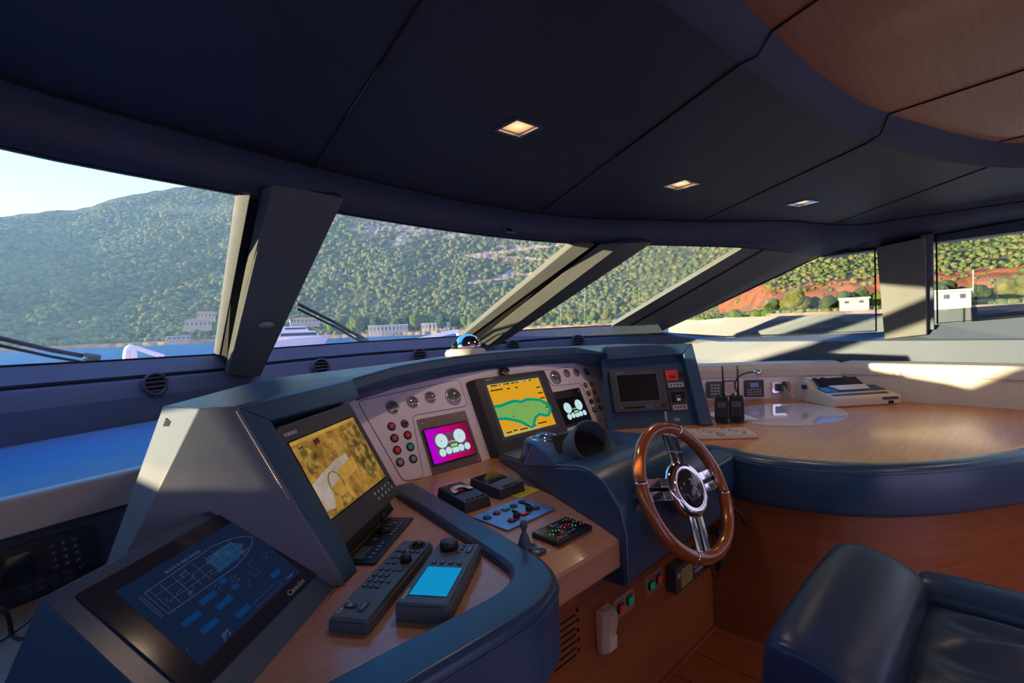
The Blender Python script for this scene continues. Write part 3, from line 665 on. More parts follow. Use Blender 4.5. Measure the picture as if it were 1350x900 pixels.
# engine displays
def engine(cx, cy, w, h, sx, sy, sw, sh, plate, screen, label):
    r = root('engine_display', FP.mat(cx, cy, .0), label, 'engine display')
    MB().prism(rrect(w, h, .006), 0, .008).build('mounting_plate', plate, r, bevel=.001)
    for a, b in ((-1, -1), (1, -1), (-1, 1), (1, 1)):
        s = MB().lathe(a*(w/2-.018), b*(h/2-.02), [(.006, .008), (.005, .0105), (.0005, .011)], 12).build('screw', 'chrome', r)
    MB().prism(rrect(sw+.012, sh+.012, .004, cx=sx, cy=sy), .008, .014).build('bezel', 'black', r)
    sc = MB().box(sx-sw/2, sx+sw/2, sy-sh/2, sy+sh/2, .0142, .0150).build('screen', screen, r)
    MB().box(sx-sw*.36, sx+sw*.38, sy-sh*.36, sy+sh*.30, .0151, .0153).build('gauge_field', 'e_lil' if screen == 'e_mag' else 'e_blk', sc)
    for x, y, R in ((-.20, .10, .21), (.24, .13, .21), (-.25, -.24, .115), (-.10, -.22, .105), (.20, -.22, .105), (.35, -.22, .105)):
        X = sx+x*sw; Y = sy+y*sh; RR = R*sh; d = MB().cyl(X, Y, .0153, .0156, RR, 28); nd = MB(); tk = MB()
        a = math.radians(235 if R > .2 else 70); nd.tube([(X, Y, .0160), (X+RR*.75*math.cos(a), Y+RR*.75*math.sin(a), .0160)], .0005, 4)
        nd.cyl(X, Y, .0156, .0162, RR*.10, 10)
        for k in range(9):
            b = math.radians(225-k*33.75); tk.box(X+RR*.82*math.cos(b)-.0006, X+RR*.82*math.cos(b)+.0006, Y+RR*.82*math.sin(b)-.0006, Y+RR*.82*math.sin(b)+.0006, .0156, .0158)
        d.build('dial', 'e_white', sc); nd.build('needle', 'e_red', sc); tk.build('tick_marks', 'e_btn', sc)
    MB().box(sx-.02*sw, sx+.13*sw, sy-.14*sh, sy-.06*sh, .0153, .0156).build('green_readout', 'e_lime', sc)
    MB().box(sx-.02*sw, sx+.13*sw, sy-.32*sh, sy-.17*sh, .0153, .0156).build('white_readout', 'e_white', sc)
    txt('dp Marine', sh*.075, sx+.04*sw, sy+.02*sh, .0153, 'e_white', sc, align='CENTER')
    return r
engine(1.272, .114, .262, .252, -.004, -.002, .224, .148, 'steel', 'e_mag', 'magenta engine display on a worn steel plate, beside the left gauge panel')
engine(2.125, .146, .262, .205, .003, -.016, .226, .146, 'black', 'e_blk', 'black engine display with white dials, right of the chart plotter')

# chart plotter
cp = root('chart_plotter', FP.mat(1.733, .180, .0), 'large chart plotter showing an amber sea chart with green land, centre of the console', 'chart display')
m = MB(); W, H = .50, .385
m.hull2([(x, y, 0) for x, y in rrect(W+.05, H+.012, .02)], [(x, y, .045) for x, y in rrect(W, H, .02)]); m.build('housing', 'char', cp, bevel=.004)
sx, sy, sw, sh = -.005, .022, .365, .262
m = MB(); m.hull2([(x, y, .0452) for x, y in rrect(sw+.035, sh+.035, .008, cx=sx, cy=sy)], [(x, y, .0460) for x, y in rrect(sw+.03, sh+.03, .008, cx=sx, cy=sy)]); m.build('screen_surround', 'grey', cp)
sc = MB().box(sx-sw/2, sx+sw/2, sy-sh/2, sy+sh/2, .046, .0465).build('screen', 'e_amber', cp)
def S(u, v): return (sx+(u-.5)*sw, sy+(.5-v)*sh)
topc = [(0, .42), (.12, .43), (.25, .40), (.38, .385), (.5, .43), (.6, .40), (.72, .42), (.85, .46), (.93, .52), (.99, .62)]
botc = [(.99, .70), (.92, .80), (.86, .79), (.75, .74), (.66, .78), (.60, .86), (.54, .95), (.49, .93), (.36, .80), (.25, .74), (.12, .68), (0, .66)]
land = [S(*p) for p in topc+botc]
MB().prism(land, .0465, .0467).build('chart_land', 'e_green', sc)
MB().tube([(S(u, v)[0], S(u, v)[1], .0469) for u, v in topc+[(.995, .66)]+botc[:-1]+[botc[-1]]], .0075, 8, smooth=False).build('chart_shallows', 'e_teal', sc)
MB().box(*[S(0, 0)[0], S(.86, 0)[0]], S(0, .055)[1], S(0, 0)[1], .0465, .0467).build('chart_bar', 'e_yel', sc); MB().box(S(0, 0)[0], S(.7, 0)[0], S(0, 1)[1], S(0, .90)[1], .0470, .0472).build('chart_bar', 'e_yel', sc)
ink = MB()
for k in range(22):
    u = .03+random.random()*.8; ink.box(*[S(u, 0)[0], S(u+.025, 0)[0]], S(0, .045)[1], S(0, .015)[1], .0467, .0469)
for u, v, w in ((.88, .20, .09), (.88, .32, .10), (.88, .43, .10), (.90, .54, .09), (.92, .63, .07), (.03, .12, .22), (.32, .13, .06), (.48, .13, .05), (.05, .94, .10), (.18, .93, .07), (.3, .94, .14), (.5, .93, .12), (.66, .91, .18)):
    ink.box(S(u, 0)[0], S(u+w, 0)[0], S(0, v+.014)[1], S(0, v-.014)[1], .0472, .0474)
for k in range(9):
    u, v = .08+random.random()*.75, .48+random.random()*.16; ink.box(S(u, 0)[0], S(u+.012, 0)[0], S(0, v+.005)[1], S(0, v-.005)[1], .0467, .0469)
ink.build('chart_annotations', 'e_brown', sc)
MB().cyl(S(.27, .67)[0], S(.27, .67)[1], .0470, .0474, .004, 12).build('chart_marker', 'e_blk', sc)
txt('FURUNO', .013, sx-sw/2+.002, sy+sh/2+.026, .0455, 'white', cp)

# clinometer hung under the lip
fq = FP.sub(*FP.loc(662, 491), .012)
cl = root('clinometer', fq.mat(), 'small black oval clinometer with a yellow scale above the chart plotter', 'clinometer')
MB().lathe(0, 0, [(.030, 0), (.032, .008), (.028, .014), (.0005, .015)], 28, sx=1.1, sy=.72).build('case', 'blackgloss', cl)
cr = MB()
for k in range(14):
    a0, a1 = [math.radians(200+k*10+d) for d in (0, 10)]
    cr.hull2([(1.1*r*math.cos(a), .72*r*math.sin(a), .0145) for r, a in ((.024, a0), (.029, a0), (.029, a1), (.024, a1))], [(1.1*r*math.cos(a), .72*r*math.sin(a), .0158) for r, a in ((.024, a0), (.029, a0), (.029, a1), (.024, a1))])
cr.build('scale_arc', 'yellow', cl)
tk = MB()
for k in range(7): a = math.radians(215+k*18); tk.box(.024*math.cos(a)-.001, .024*math.cos(a)+.001, .015*math.sin(a)-.001, .015*math.sin(a)+.001, .0155, .0165)
tk.build('tick_marks', 'white', cl); MB().tube([(-.002, .008, .0165), (.002, -.010, .0165)], .0009, 5).build('pointer', 'lightgrey', cl)

# port radar monitor
pm = root('marine_monitor', FL.mat(.19, .245, -.035), 'large marine monitor with a yellow-brown satellite picture, in the left leather pod', 'monitor')
W, H = .405, .345
m = MB(); m.hull2([(x, y, -.02) for x, y in rrect(W+.01, H+.01, .012)], [(x, y, .03) for x, y in rrect(W, H, .014)]); m.build('housing', 'char', pm, bevel=.003)
sx, sy, sw, sh = -.008, .012, .355, .222
MB().box(sx-sw/2-.004, sx+sw/2+.004, sy-sh/2-.004, sy+sh/2+.004, .0295, .0305).build('screen_surround', 'blackgloss', pm)
sc = MB().box(sx-sw/2, sx+sw/2, sy-sh/2, sy+sh/2, .0306, .0312).build('screen', 'e_map', pm)
def S(u, v): return (sx+(u-.5)*sw, sy+(.5-v)*sh)
def patch(pts, mat, nm, c=.0314): return MB().prism([S(*p) for p in pts], c, c+.0002).build(nm, mat, sc)
patch([(0, .0), (1, 0), (1, .05), (0, .05)], 'e_map4', 'picture_header')
patch([(.02, .12), (.16, .10), (.24, .2), (.2, .4), (.05, .46)], 'e_map2', 'picture_shade')
patch([(0, .55), (.42, .42), (.60, .42), (.60, .62), (.36, .64), (.2, .95), (0, .9)], 'e_map3', 'picture_band')
patch([(.36, .56), (.66, .48), (.66, .66), (.36, .74)], 'e_map4', 'picture_window', .0317)
patch([(.66, .15), (.98, .1), (.98, .8), (.8, .95), (.7, .6)], 'e_map2', 'picture_shade')
patch([(.1, .98), (.2, .7), (.36, .66), (.44, .98)], 'e_map4', 'picture_console', .0318)
patch([(.2, .98), (.24, .86), (.36, .86), (.38, .98)], 'e_map2', 'picture_console', .0320)
MB().tube([(S(.27+.09*math.cos(a), .70+.17*math.sin(a))[0], S(.27+.09*math.cos(a), .70+.17*math.sin(a))[1], .032) for a in [k*PI/10 for k in range(20)]], .0022, 6, True).build('picture_ring', 'e_map2', sc)
mk = MB()
for i in range(7):
    for j in range(4): u, v = .34+i*.035+j*.01, .22+j*.05; mk.box(S(u, 0)[0], S(u+.009, 0)[0], S(0, v+.012)[1], S(0, v)[1], .0316, .0318)
mk.build('picture_marks', 'e_brown', sc)
patch([(.27, .08), (.35, .07), (.35, .14), (.27, .15)], 'dullred', 'picture_flag')
patch([(.06, .1), (.13, .09), (.13, .11), (.06, .12)], 'dullred', 'picture_flag')
txt('FURUNO', .014, sx-sw/2, sy+sh/2+.022, .0302, 'white', pm)
for i in range(5):
    for j in range(2): MB().lathe(.06+i*.026+j*.008, -.122-j*.018, [(.0055, .029), (.0055, .0315), (.0005, .032)], 10).build('menu_button', 'lightgrey', pm)
MB().lathe(.185, -.118, [(.009, .029), (.009, .0325), (.0005, .033)], 14).build('power_button', 'black', pm)

# starboard monitor
q = [FR.loc(802.5, 489, -.035), FR.loc(873.6, 487, -.035), FR.loc(882, 541, -.035), FR.loc(809.6, 544, -.035)]
cx_, cy_ = sum(a[0] for a in q)/4, sum(a[1] for a in q)/4; W, H = (q[1][0]-q[0][0]+q[2][0]-q[3][0])/2, (q[0][1]-q[3][1]+q[1][1]-q[2][1])/2
sm_ = root('marine_monitor', FR.mat(cx_, cy_, -.05), 'grey marine monitor with a blank dark screen, in the right-hand leather pod', 'monitor')
MB().prism(rrect(W, H, .008), -.0, .03).build('housing', 'char', sm_, bevel=.004)
q = [FR.loc(812.7, 494.7, -.02), FR.loc(864, 492, -.02), FR.loc(870.8, 527, -.02), FR.loc(818, 529.5, -.02)]
sx = sum(a[0] for a in q)/4-cx_; sy = sum(a[1] for a in q)/4-cy_; sw = (q[1][0]-q[0][0]+q[2][0]-q[3][0])/2; sh = (q[0][1]-q[3][1]+q[1][1]-q[2][1])/2
MB().box(sx-sw/2-.006, sx+sw/2+.006, sy-sh/2-.006, sy+sh/2+.006, .0295, .0305).build('screen_surround', 'grey', sm_)
MB().box(sx-sw/2, sx+sw/2, sy-sh/2, sy+sh/2, .0306, .0312).build('screen', 'blackgloss', sm_)
MB().box(-W*.30, W*.05, -H/2+.018, -H/2+.028, .0295, .0310).build('card_slot', 'dark', sm_)
MB().prism(rrect(.045, .022, .004, cx=W*.13, cy=-H/2+.026), .029, .031).build('key_pad', 'grey', sm_)
MB().lathe(W*.26, -H/2+.026, [(.009, .029), (.009, .032), (.0005, .033)], 14).build('alarm_button', 'dullred', sm_)
MB().prism(rrect(.035, .022, .010, cx=W*.40, cy=-H/2+.026), .029, .032).build('power_key', 'black', sm_)
txt('FURUNO', .011, sx-sw/2, sy+sh/2+.014, .0302, 'lightgrey', sm_); txt('NT', .012, -W*.40, -H/2+.024, .0302, 'lightgrey', sm_)

# two stacked alarm units right of it
def unit(c4, label, red):
    q = [FR.loc(*c, -.04) for c in c4]; cx, cy = sum(a[0] for a in q)/4, sum(a[1] for a in q)/4; w = abs(q[1][0]-q[0][0]+q[2][0]-q[3][0])/2; h = abs(q[0][1]-q[3][1]+q[1][1]-q[2][1])/2
    r = root('alarm_unit', FR.mat(cx, cy, -.05), label, 'alarm panel')
    MB().prism(rrect(w, h, .004), 0, .012).build('face_plate', 'char', r, bevel=.001)
    if red:
        MB().prism(rrect(w*.62, h*.52, .003, cx=-w*.14, cy=h*.17), .012, .015).build('alarm_flap', 'red', r)
        MB().prism(rrect(w*.34, h*.16, .003, cx=-w*.14, cy=h*.10), .015, .018).build('alarm_button', 'dullred', r)
        txt('FIRE', .009, -w*.14, h*.30, .0151, 'black', r, align='CENTER')
        MB().prism(rrect(w*.20, h*.30, .003, cx=w*.34, cy=h*.17), .012, .014).build('speaker_cover', 'black', r)
    else:
        MB().prism(rrect(w*.78, h*.50, .004, cx=0, cy=h*.16), .012, .0145).build('display_window', 'blackgloss', r)
        txt('ALARM', .008, 0, h*.40, .0125, 'lightgrey', r, align='CENTER'); txt('AUTO', .012, 0, h*.20, .0146, 'lightgrey', r, align='CENTER')
        MB().prism(rrect(w*.2, h*.12, .002, cx=0, cy=h*.04), .0145, .0155).build('key', 'white', r)
    MB().prism(rrect(w*.80, h*.22, .003, cx=0, cy=-h*.32), .012, .0135).build('label_strip', 'lightgrey', r)
    t = MB()
    for k in range(4): t.box(-w*.3+k*w*.16, -w*.3+k*w*.16+w*.09, -h*.36, -h*.28, .0135, .0142)
    t.build('switches', 'black', r); MB().lathe(w*.40, h*.40, [(.003, .012), (.0005, .0135)], 8).build('screw', 'chrome', r)
unit([(875, 486.5), (901, 485.5), (903, 511), (879, 513)], 'small alarm unit with a red flap, above the second alarm unit', True)
unit([(881, 514.5), (904, 513), (909, 541), (885, 542.5)], 'small dark alarm unit with label strip, under the red alarm unit', False)
f = FR.sub(*FR.loc(893, 553, -.045), -.045)
r = root('wall_sticker', f.mat(), 'small white emblem sticker under the alarm units', 'sticker')
MB().ring(-.008, .002, .008, .0016, .001, 16, 5).build('emblem_ring', 'white', r); txt('PS', .022, -.004, -.002, .0005, 'white', r, align='LEFT')
# coiled cable beneath the monitor
f = FR.sub(*FR.loc(875, 541, -.03), -.02)
pts = []; n = 90
for k in range(n):
    s = k/(n-1); a = s*2*PI*9; pts.append(f.P(-.003*s+.006*math.cos(a), -.01-.055*s, .010+.006*math.sin(a)))
tag(MB().tube(pts, .0019, 5).build('coiled_cable', 'cream'), 'short coiled cream cable hanging below the right-hand monitor', 'cable')

# ------------------------------------------------------------------ touch screen console
tr = root('touch_console', FT.mat(0, 0, 0), 'wedge-shaped navy leather console with a large dim blue touch screen, bottom left', 'touch screen console')
TLc, TRc, BRc, BLc = (-.500, .332), (-.030, .328), (-.038, -.008), (-.508, -.008)
iv = FT.mat().inverted()
def wl(p): return iv @ Vector(p)
body = MB()
corners = [FT.P(*TLc), FT.P(*TRc), FT.P(*BRc), FT.P(*BLc)]
foot = [Vector((corners[0].x-.10, corners[0].y+.11, .731)), Vector((corners[1].x-.02, corners[1].y+.03, .801)), Vector((corners[2].x, corners[2].y, .801)), Vector((corners[3].x-.06, corners[3].y-.05, .731))]
body.hull2([wl(p) for p in corners], [wl(p) for p in foot]); body.build('body', 'leather', tr, bevel=.010, seg=3)
gx0, gx1, gy0, gy1 = -.466, -.074, .052, .307
MB().prism(rrect(gx1-gx0, gy1-gy0, .006, cx=(gx0+gx1)/2, cy=(gy0+gy1)/2), .0, .004).build('glass_front', 'smoke', tr, bevel=.0008)
ax0, ax1, ay0, ay1 = -.422, -.110, .084, .276
sc = MB().box(ax0, ax1, ay0, ay1, .004, .0045).build('screen', 'e_navy', tr)
def S(u, v): return (ax0+(ax1-ax0)*u, ay1-(ay1-ay0)*v)
hull_ = [S(*p) for p in [(.10, .16), (.66, .13), (.80, .17), (.90, .23), (.955, .30), (.90, .37), (.80, .43), (.66, .47), (.10, .45)]]
MB().tube([(x, y, .0046) for x, y in hull_], .0007, 4, True).build('deck_plan_outline', 'e_line', sc)
MB().prism([S(*p) for p in [(.54, .20), (.78, .20), (.84, .30), (.78, .40), (.54, .42)]], .0045, .0047).build('deck_plan_cabins', 'e_cy', sc)
ln = MB(); rr_ = random.Random(3)
def seg(u0, v0, u1, v1, w=.0007): a, b = S(u0, v0), S(u1, v1); ln.box(min(a[0], b[0])-w/2, max(a[0], b[0])+w/2, min(a[1], b[1])-w/2, max(a[1], b[1])+w/2, .0047, .0049)
for u in (.13, .2, .29, .38, .45, .54, .62, .70, .78): seg(u, .17+.01*rr_.random(), u, .43)
for u0, u1, v in ((.13, .38, .24), (.2, .45, .36), (.45, .7, .26), (.54, .84, .31), (.45, .62, .39), (.62, .78, .22), (.7, .86, .38), (.29, .38, .3)): seg(u0, v, u1, v)
for k in range(26): u, v = .12+.7*rr_.random(), .19+.22*rr_.random(); seg(u, v, u+.02+.03*rr_.random(), v); seg(u, v, u, v+.03)
for k in range(24): u, v = .42+.52*rr_.random(), .48+.32*rr_.random(); seg(u, v, u+.02*rr_.random()+.01, v, .0005); seg(u, v, u, v+.02, .0005)
seg(.06, .17, .06, .44); seg(.075, .17, .075, .44); seg(.02, .80, .02, .82)
seg(.52, .90, .80, .90, .0005); seg(.52, .96, .80, .96, .0005); seg(.52, .90, .52, .96, .0005); seg(.80, .90, .80, .96, .0005)
ln.build('deck_plan_lines', 'e_line', sc)
for u, v, w in ((.17, .62, .13), (.34, .56, .13), (.50, .51, .055), (.21, .78, .13), (.39, .70, .13), (.53, .64, .055), (.43, .89, .12), (.83, .82, .10)):
    a, b = S(u-w/2, v+.03), S(u+w/2, v-.03); MB().box(a[0], b[0], a[1], b[1], .0045, .0048).build('screen_button', 'e_btn', sc)
txt('BLACK & GREY WATER', .0085, *S(.42, .10), .0046, 'e_line', sc, align='CENTER')
txt('JPS', .016, *S(.20, .95), .0046, 'e_line', sc, shear=.3)
txt('Canados', .0075, *S(.90, .95), .0046, 'e_line', sc, align='CENTER')
txt('Canados', .018, -.155, .066, .0042, 'lightgrey', tr, align='CENTER', shear=.3)

# ------------------------------------------------------------------ port shelf and its padded rail
XS = [-1.35+i*.1 for i in range(17)]
R1 = at(205, 612, z=1.0); R0_ = at(0, 660, z=1.0)
dS = (R1-R0_).normalized(); nS = Vector((-dS.y, dS.x, 0))
sh = MB(); A = R0_-dS*1.25; B = R1+dS*.25
A1, B1_ = A+nS*1.55, B+nS*1.55
sh.hull2([A-Z*.02, B-Z*.02, Vector((B.x+.15, sill_y(B.x)-.1, .965)), Vector((-1.4, 2.6, .965)), Vector((-1.4, A.y-.1, .965))], [Vector((p.x, p.y, p.z-.02)) for p in [A-Z*.02, B-Z*.02, Vector((B.x+.15, sill_y(B.x)-.1, .965)), Vector((-1.4, 2.6, .965)), Vector((-1.4, A.y-.1, .965))]])
shf = root('dash_shelf', ID, 'deep blue vinyl shelf with a pale padded front rail, left of the left monitor pod', 'shelf')
sh.build('shelf_board', 'shelf', shf)
rl = MB()
prof = [(-.05, -.10), (-.052, -.02), (-.04, .0), (.0, .003), (.012, -.005), (.012, -.10)]
rl.hull2([A+nS*(-a)*-1*-1+Z*b for a, b in prof], [B+nS*(-a)*-1*-1+Z*b for a, b in prof]); rl.build('padded_rail', 'cream', shf, bevel=.006)
bw = MB(); bw.hull2([A+nS*.05+Z*(-.09), B+nS*.05+Z*(-.09), B-nS*.03-Z*.275, A-nS*.03-Z*.275], [A+nS*.07+Z*(-.09), B+nS*.07+Z*(-.09), B-nS*.01-Z*.275, A-nS*.01-Z*.275]); bw.build('back_panel', 'leather_trim', shf)

# radio unit recessed in the panel under the shelf rail
rp = [at(0, 745+0, y=1.0)]
BPO = A-nS*.03-Z*.275
FB = Fr(BPO, U=dS, V=(nS*.08+Z*.185))
q = [FB.loc(-10, 752), FB.loc(117, 692), FB.loc(143, 745), FB.loc(-10, 818)]
print('radio', q)
w_, h_ = .38, .150
c_ = FB.loc(117, 692)
rd = root('radio_set', FB.mat(c_[0]-w_/2, c_[1]-h_/2, .005), 'black radio set with keypad and knobs at the far left under the shelf', 'radio')
MB().prism(rrect(w_, h_, .006), -.03, .018).build('case', 'black', rd, bevel=.003)
MB().box(-.12, .055, -.025, .05, .018, .019).build('display', 'blackgloss', rd)
txt('FURUNO', .016, -.14, .056, .0185, 'lightgrey', rd)
for i in range(3):
    for j in range(4):
        k = MB().prism(rrect(.017, .013, .003, cx=.095+i*.024, cy=.045-j*.019), .018, .0205).build('key', 'char', rd)
        txt('123456789*0#'[j*3+i], .009, .095+i*.024, .045-j*.019, .0206, 'white', k, name='key_lettering', align='CENTER')
for j in range(2):
    for i in range(4): MB().prism(rrect(.020, .010, .003, cx=.03+i*.028, cy=-.036-j*.016), .018, .0202).build('key', 'char', rd)
for x, y, R in ((-.075, -.048, .012), (-.125, -.05, .009), (.15, -.035, .014)):
    k = MB().lathe(x, y, [(R*1.1, .018), (R, .032), (R*.7, .034), (.0005, .034)], 20).build('knob', 'blackgloss', rd)
# microphone lead
pc = [FB.P(c_[0]-w_+.03, c_[1]-h_+.02, .03)]
lead = [at(2, 800, t=1.02), at(12, 812, t=1.0), at(16, 830, t=.98), at(24, 838, t=.97), at(36, 836, t=.98)]
lead = [at(-6, 800, z=.88), at(8, 808, z=.865), at(13, 822, z=.84), at(16, 836, z=.815), at(26, 842, z=.808), at(40, 838, z=.806)]
tag(MB().tube(dens(lead, 6), .0045, 8).build('microphone_lead', 'black'), 'thick black lead curling out of the radio set at the far left', 'cable')
lead2 = [at(-4, 868-20, z=.806), at(20, 832, z=.806), at(42, 815, z=.806)]
tag(MB().tube(dens(lead2, 6), .003, 8).build('power_lead', 'black'), 'thin straight black lead lying on the desk below the radio set', 'cable')

# ------------------------------------------------------------------ steering pod
sp = root('steering_pod', ID, 'navy leather steering pod rising from the desk behind the wheel', 'steering pod')
prof = [(1.62, .803), (1.61, .835), (1.40, .862), (1.15, .905), (.96, .950), (.90, .952), (.84, .930), (.79, .87), (.772, .79), (.772, .655), (.79, .635), (.86, .635)]
def lx(y): return 1.165+max(0, y-.86)*.38
def rx(y): return 1.80+max(0, y-.9)*.45
m = MB(); vs = []; fs = []
NC = 9
for (y, z) in prof:
    l, r = lx(y), rx(y); crown = .003 if z > .8 else 0
    for k in range(NC):
        s = k/(NC-1); vs.append((l+(r-l)*s, y, z+crown*math.sin(PI*s)))
for j in range(len(prof)-1):
    for k in range(NC-1): fs.append((j*NC+k, j*NC+k+1, (j+1)*NC+k+1, (j+1)*NC+k))
# side walls
for side in (0, NC-1):
    idx = [j*NC+side for j in range(len(prof))]; o0 = len(vs)
    xx = lx(.868) if side == 0 else rx(.868); vs.append((xx, .868, .70)); vs.append((lx(.868) if side == 0 else rx(.868), .868, .803))
    fs.append(tuple(idx+[o0, o0+1]) if False else tuple(idx+[o0, o0+1]))
m.add(vs, fs, False); pod = m.build('pod_body', 'leather', sp, bevel=.016, seg=4)
pod.modifiers['bevel'].angle_limit = math.radians(40)
def podz(y):
    for (y0, z0), (y1, z1) in zip(prof, prof[1:]):
        if y1 <= y <= y0: return z0+(z1-z0)*(y-y0)/(y1-y0)
    return .9
# piping along the near shoulder
MB().tube([Vector((lx(y)+.004, y, z+.001)) for y, z in prof[1:10]], .0025, 6).build('seam_piping', 'shelf', sp)
# skirt of leather joining the pod to the chart table rim
m = MB(); sec = [(.868+.09, .803), (.868+.08, .812), (.858, .814), (.842, .80), (.838, .70), (.86, .635), (.95, .63)]
m.hull2([(1.78, y, z) for y, z in sec], [(2.22, y+.004, z) for y, z in sec]); m.build('link_rail', 'leather', sp, bevel=.008)
# raised binnacle block
blk = [at(733, 607, z=.93), at(815, 590, z=.93), at(780, 556, z=.965), at(703, 582, z=.965)]
base_ = [Vector((p.x+dx, p.y+dy, podz(min(1.6, max(.8, p.y+dy)))-.012)) for p, dx, dy in zip(blk, (-.015, .05, .05, -.02), (-.03, -.04, .05, .05))]
print('blk', blk)
m = MB(); m.hull2(base_, blk); m.build('instrument_plinth', 'leather', sp, bevel=.010, seg=3)
FBk = Fr(blk[0], U=blk[1]-blk[0], V=(blk[3]-blk[0])-(blk[1]-blk[0]).normalized()*((blk[3]-blk[0]).dot((blk[1]-blk[0]).normalized())))
# round compass at the left
cc = at(719, 578, z=.955)
cm = root('compass', flat(.0, 90, (cc.x, cc.y)).mat(0, 0, .0), 'round flush compass with a glass dome, on the left of the steering pod', 'compass')
zc = podz(cc.y)
MB().lathe(0, 0, [(.105, zc-.005), (.092, zc+.03), (.084, .945), (.078, .955), (.060, .957)], 36).build('housing', 'leather', cm)
MB().ring(0, 0, .056, .006, .957, 32, 8).build('bezel_ring', 'chrome', cm); MB().cyl(0, 0, .950, .954, .052, 28).build('compass_card', 'char', cm)
t = MB()
for k in range(24): a = k*PI/12; t.hull2([(r*math.cos(a+w), r*math.sin(a+w), .9541) for r, w in ((.036, -.03), (.046, -.03), (.046, .03), (.036, .03))], [(r*math.cos(a+w), r*math.sin(a+w), .9546) for r, w in ((.036, -.03), (.046, -.03), (.046, .03), (.036, .03))])
t.build('card_marks', 'lightgrey', cm)
MB().lathe(0, 0, [(.052, .955), (.045, .968), (.03, .977), (.012, .981), (.0005, .982)], 28).build('glass_dome', 'lens', cm)
# hooded repeater
hp = FBk.hit(785, 588)+Z*.035
FH = Fr(hp, 106, 40); h0 = FH.loc(780, 583, .045)
hd = root('hooded_repeater', FH.mat(h0[0], h0[1], .006), 'round deep-hooded instrument with a cyan dial, on top of the steering pod', 'instrument')
m = MB(); n = 36; vs = []; fs = []
for R, c in ((.080, -.03), (.078, .045), (.074, .050), (.069, .045), (.066, -.018)):
    for k in range(n):
        a = 2*PI*k/n; cut = .018*math.sin(a) if c > 0 else 0; vs.append((R*1.08*math.cos(a), R*math.sin(a), c+cut))
for j in range(4):
    for k in range(n): fs.append((j*n+k, j*n+(k+1) % n, (j+1)*n+(k+1) % n, (j+1)*n+k))
m.add(vs, fs, True); m.build('hood', 'grey', hd)
MB().box(-.10, .10, -.085, .085, -.042, -.030).build('mounting_plate', 'black', hd, bevel=.003)
MB().lathe(0, 0, [(.067, .000), (.060, .008), (.056, .004)], 32, sx=1.05).build('bezel_ring', 'black', hd)
MB().cyl(0, 0, -.010, -.001, .060, 32).build('dial', 'black', hd)
MB().prism([(.05*math.cos(a), .05*math.sin(a)) for a in [-PI*.42+k*(PI*.75)/14 for k in range(15)]], -.0008, .0002).build('cyan_scale', emis('cyan_dial', (.0, .22, .22), .8), hd)
tk = MB()
for k in range(18): a = PI*k/17; tk.hull2([(r*math.cos(a+w), r*math.sin(a+w), -.0008) for r, w in ((.044, -.02), (.052, -.02), (.052, .02), (.044, .02))], [(r*math.cos(a+w), r*math.sin(a+w), -.0001) for r, w in ((.044, -.02), (.052, -.02), (.052, .02), (.044, .02))])
tk.build('scale_ticks', 'lightgrey', hd)
# small flush dial right of the pod, on a leather wedge
wc = at(812, 573, z=.83)
m = MB(); wd = [at(788, 560, z=.83), at(846, 580, z=.825), at(800, 590, z=.87), at(770, 566, z=.87)]
fd = root('throttle_housing', ID, 'low dark leather housing with a small oval dial, right of the hooded repeater', 'instrument')
q = [at(790, 561, z=.815), at(843, 577, z=.815), at(838, 590, z=.855), at(800, 588, z=.86), at(778, 566, z=.86)]
m.hull2([Vector((p.x, p.y, .802)) for p in q], q); m.build('housing', 'leather', fd, bevel=.005)
dz = at(814, 573.5, z=.838)
MB().lathe(dz.x, dz.y, [(.040, .825), (.040, .842), (.034, .845), (.0005, .845)], 24, sx=1.2, sy=.8).build('dial_face', 'black', fd)
MB().ring(dz.x, dz.y, .036, .002, .845, 24, 6, 1.2, .8).build('dial_ring', 'char', fd); MB().lathe(dz.x, dz.y, [(.012, .845), (.010, .855), (.0005, .856)], 14).build('dial_knob', 'grey', fd)

# ------------------------------------------------------------------ steering wheel
WC = Vector((1.457, .738, .858)); WF = Fr(WC, 94, 27)
wh = root('steering_wheel', WF.mat(), 'wooden-rimmed steering wheel with polished chrome spokes', 'steering wheel')
rim = MB().ring(0, 0, .203, .0205, 0, 72, 14).build('rim', 'wheelwood', wh)
for a in (62, 162, 242, 342):
    a = math.radians(a); m = MB(); pts = [(.203*math.cos(a+t), .203*math.sin(a+t), 0) for t in (-.022, 0, .022)]
    m.tube(pts, .0215, 14); m.build('rim_band', 'chrome', wh)
for pq_ in ((882, 572), (944, 628), (925, 716), (858, 646)):
    a = WF.loc(*pq_); a = math.atan2(a[1], a[0]); u = Vector((math.cos(a), math.sin(a), 0)); v = Vector((-u.y, u.x, 0))
    for s in (-1, 1):
        m = MB(); L = []
        for r, c in ((.045, .006), (.12, .002), (.188, -.004)):
            w2 = .0135; ce = u*r+v*(s*.0195); L.append([ce-v*w2+Z*(c-.004), ce+v*w2+Z*(c-.004), ce+v*w2+Z*(c+.006), ce-v*w2+Z*(c+.006)])
        m.hull2(L[0], L[1]); m.hull2(L[1], L[2]); m.build('spoke', 'chrome', wh, bevel=.0015)
    m = MB(); ce = u*.188; m.hull2([ce-v*.030+u*-.006-Z*.008, ce+v*.030-u*.006-Z*.008, ce+v*.030-u*.006+Z*.004, ce-v*.030-u*.006+Z*.004], [ce-v*.030+u*.008-Z*.008, ce+v*.030+u*.008-Z*.008, ce+v*.030+u*.008+Z*.004, ce-v*.030+u*.008+Z*.004]); m.build('spoke_bridge', 'chrome', wh, bevel=.0015)
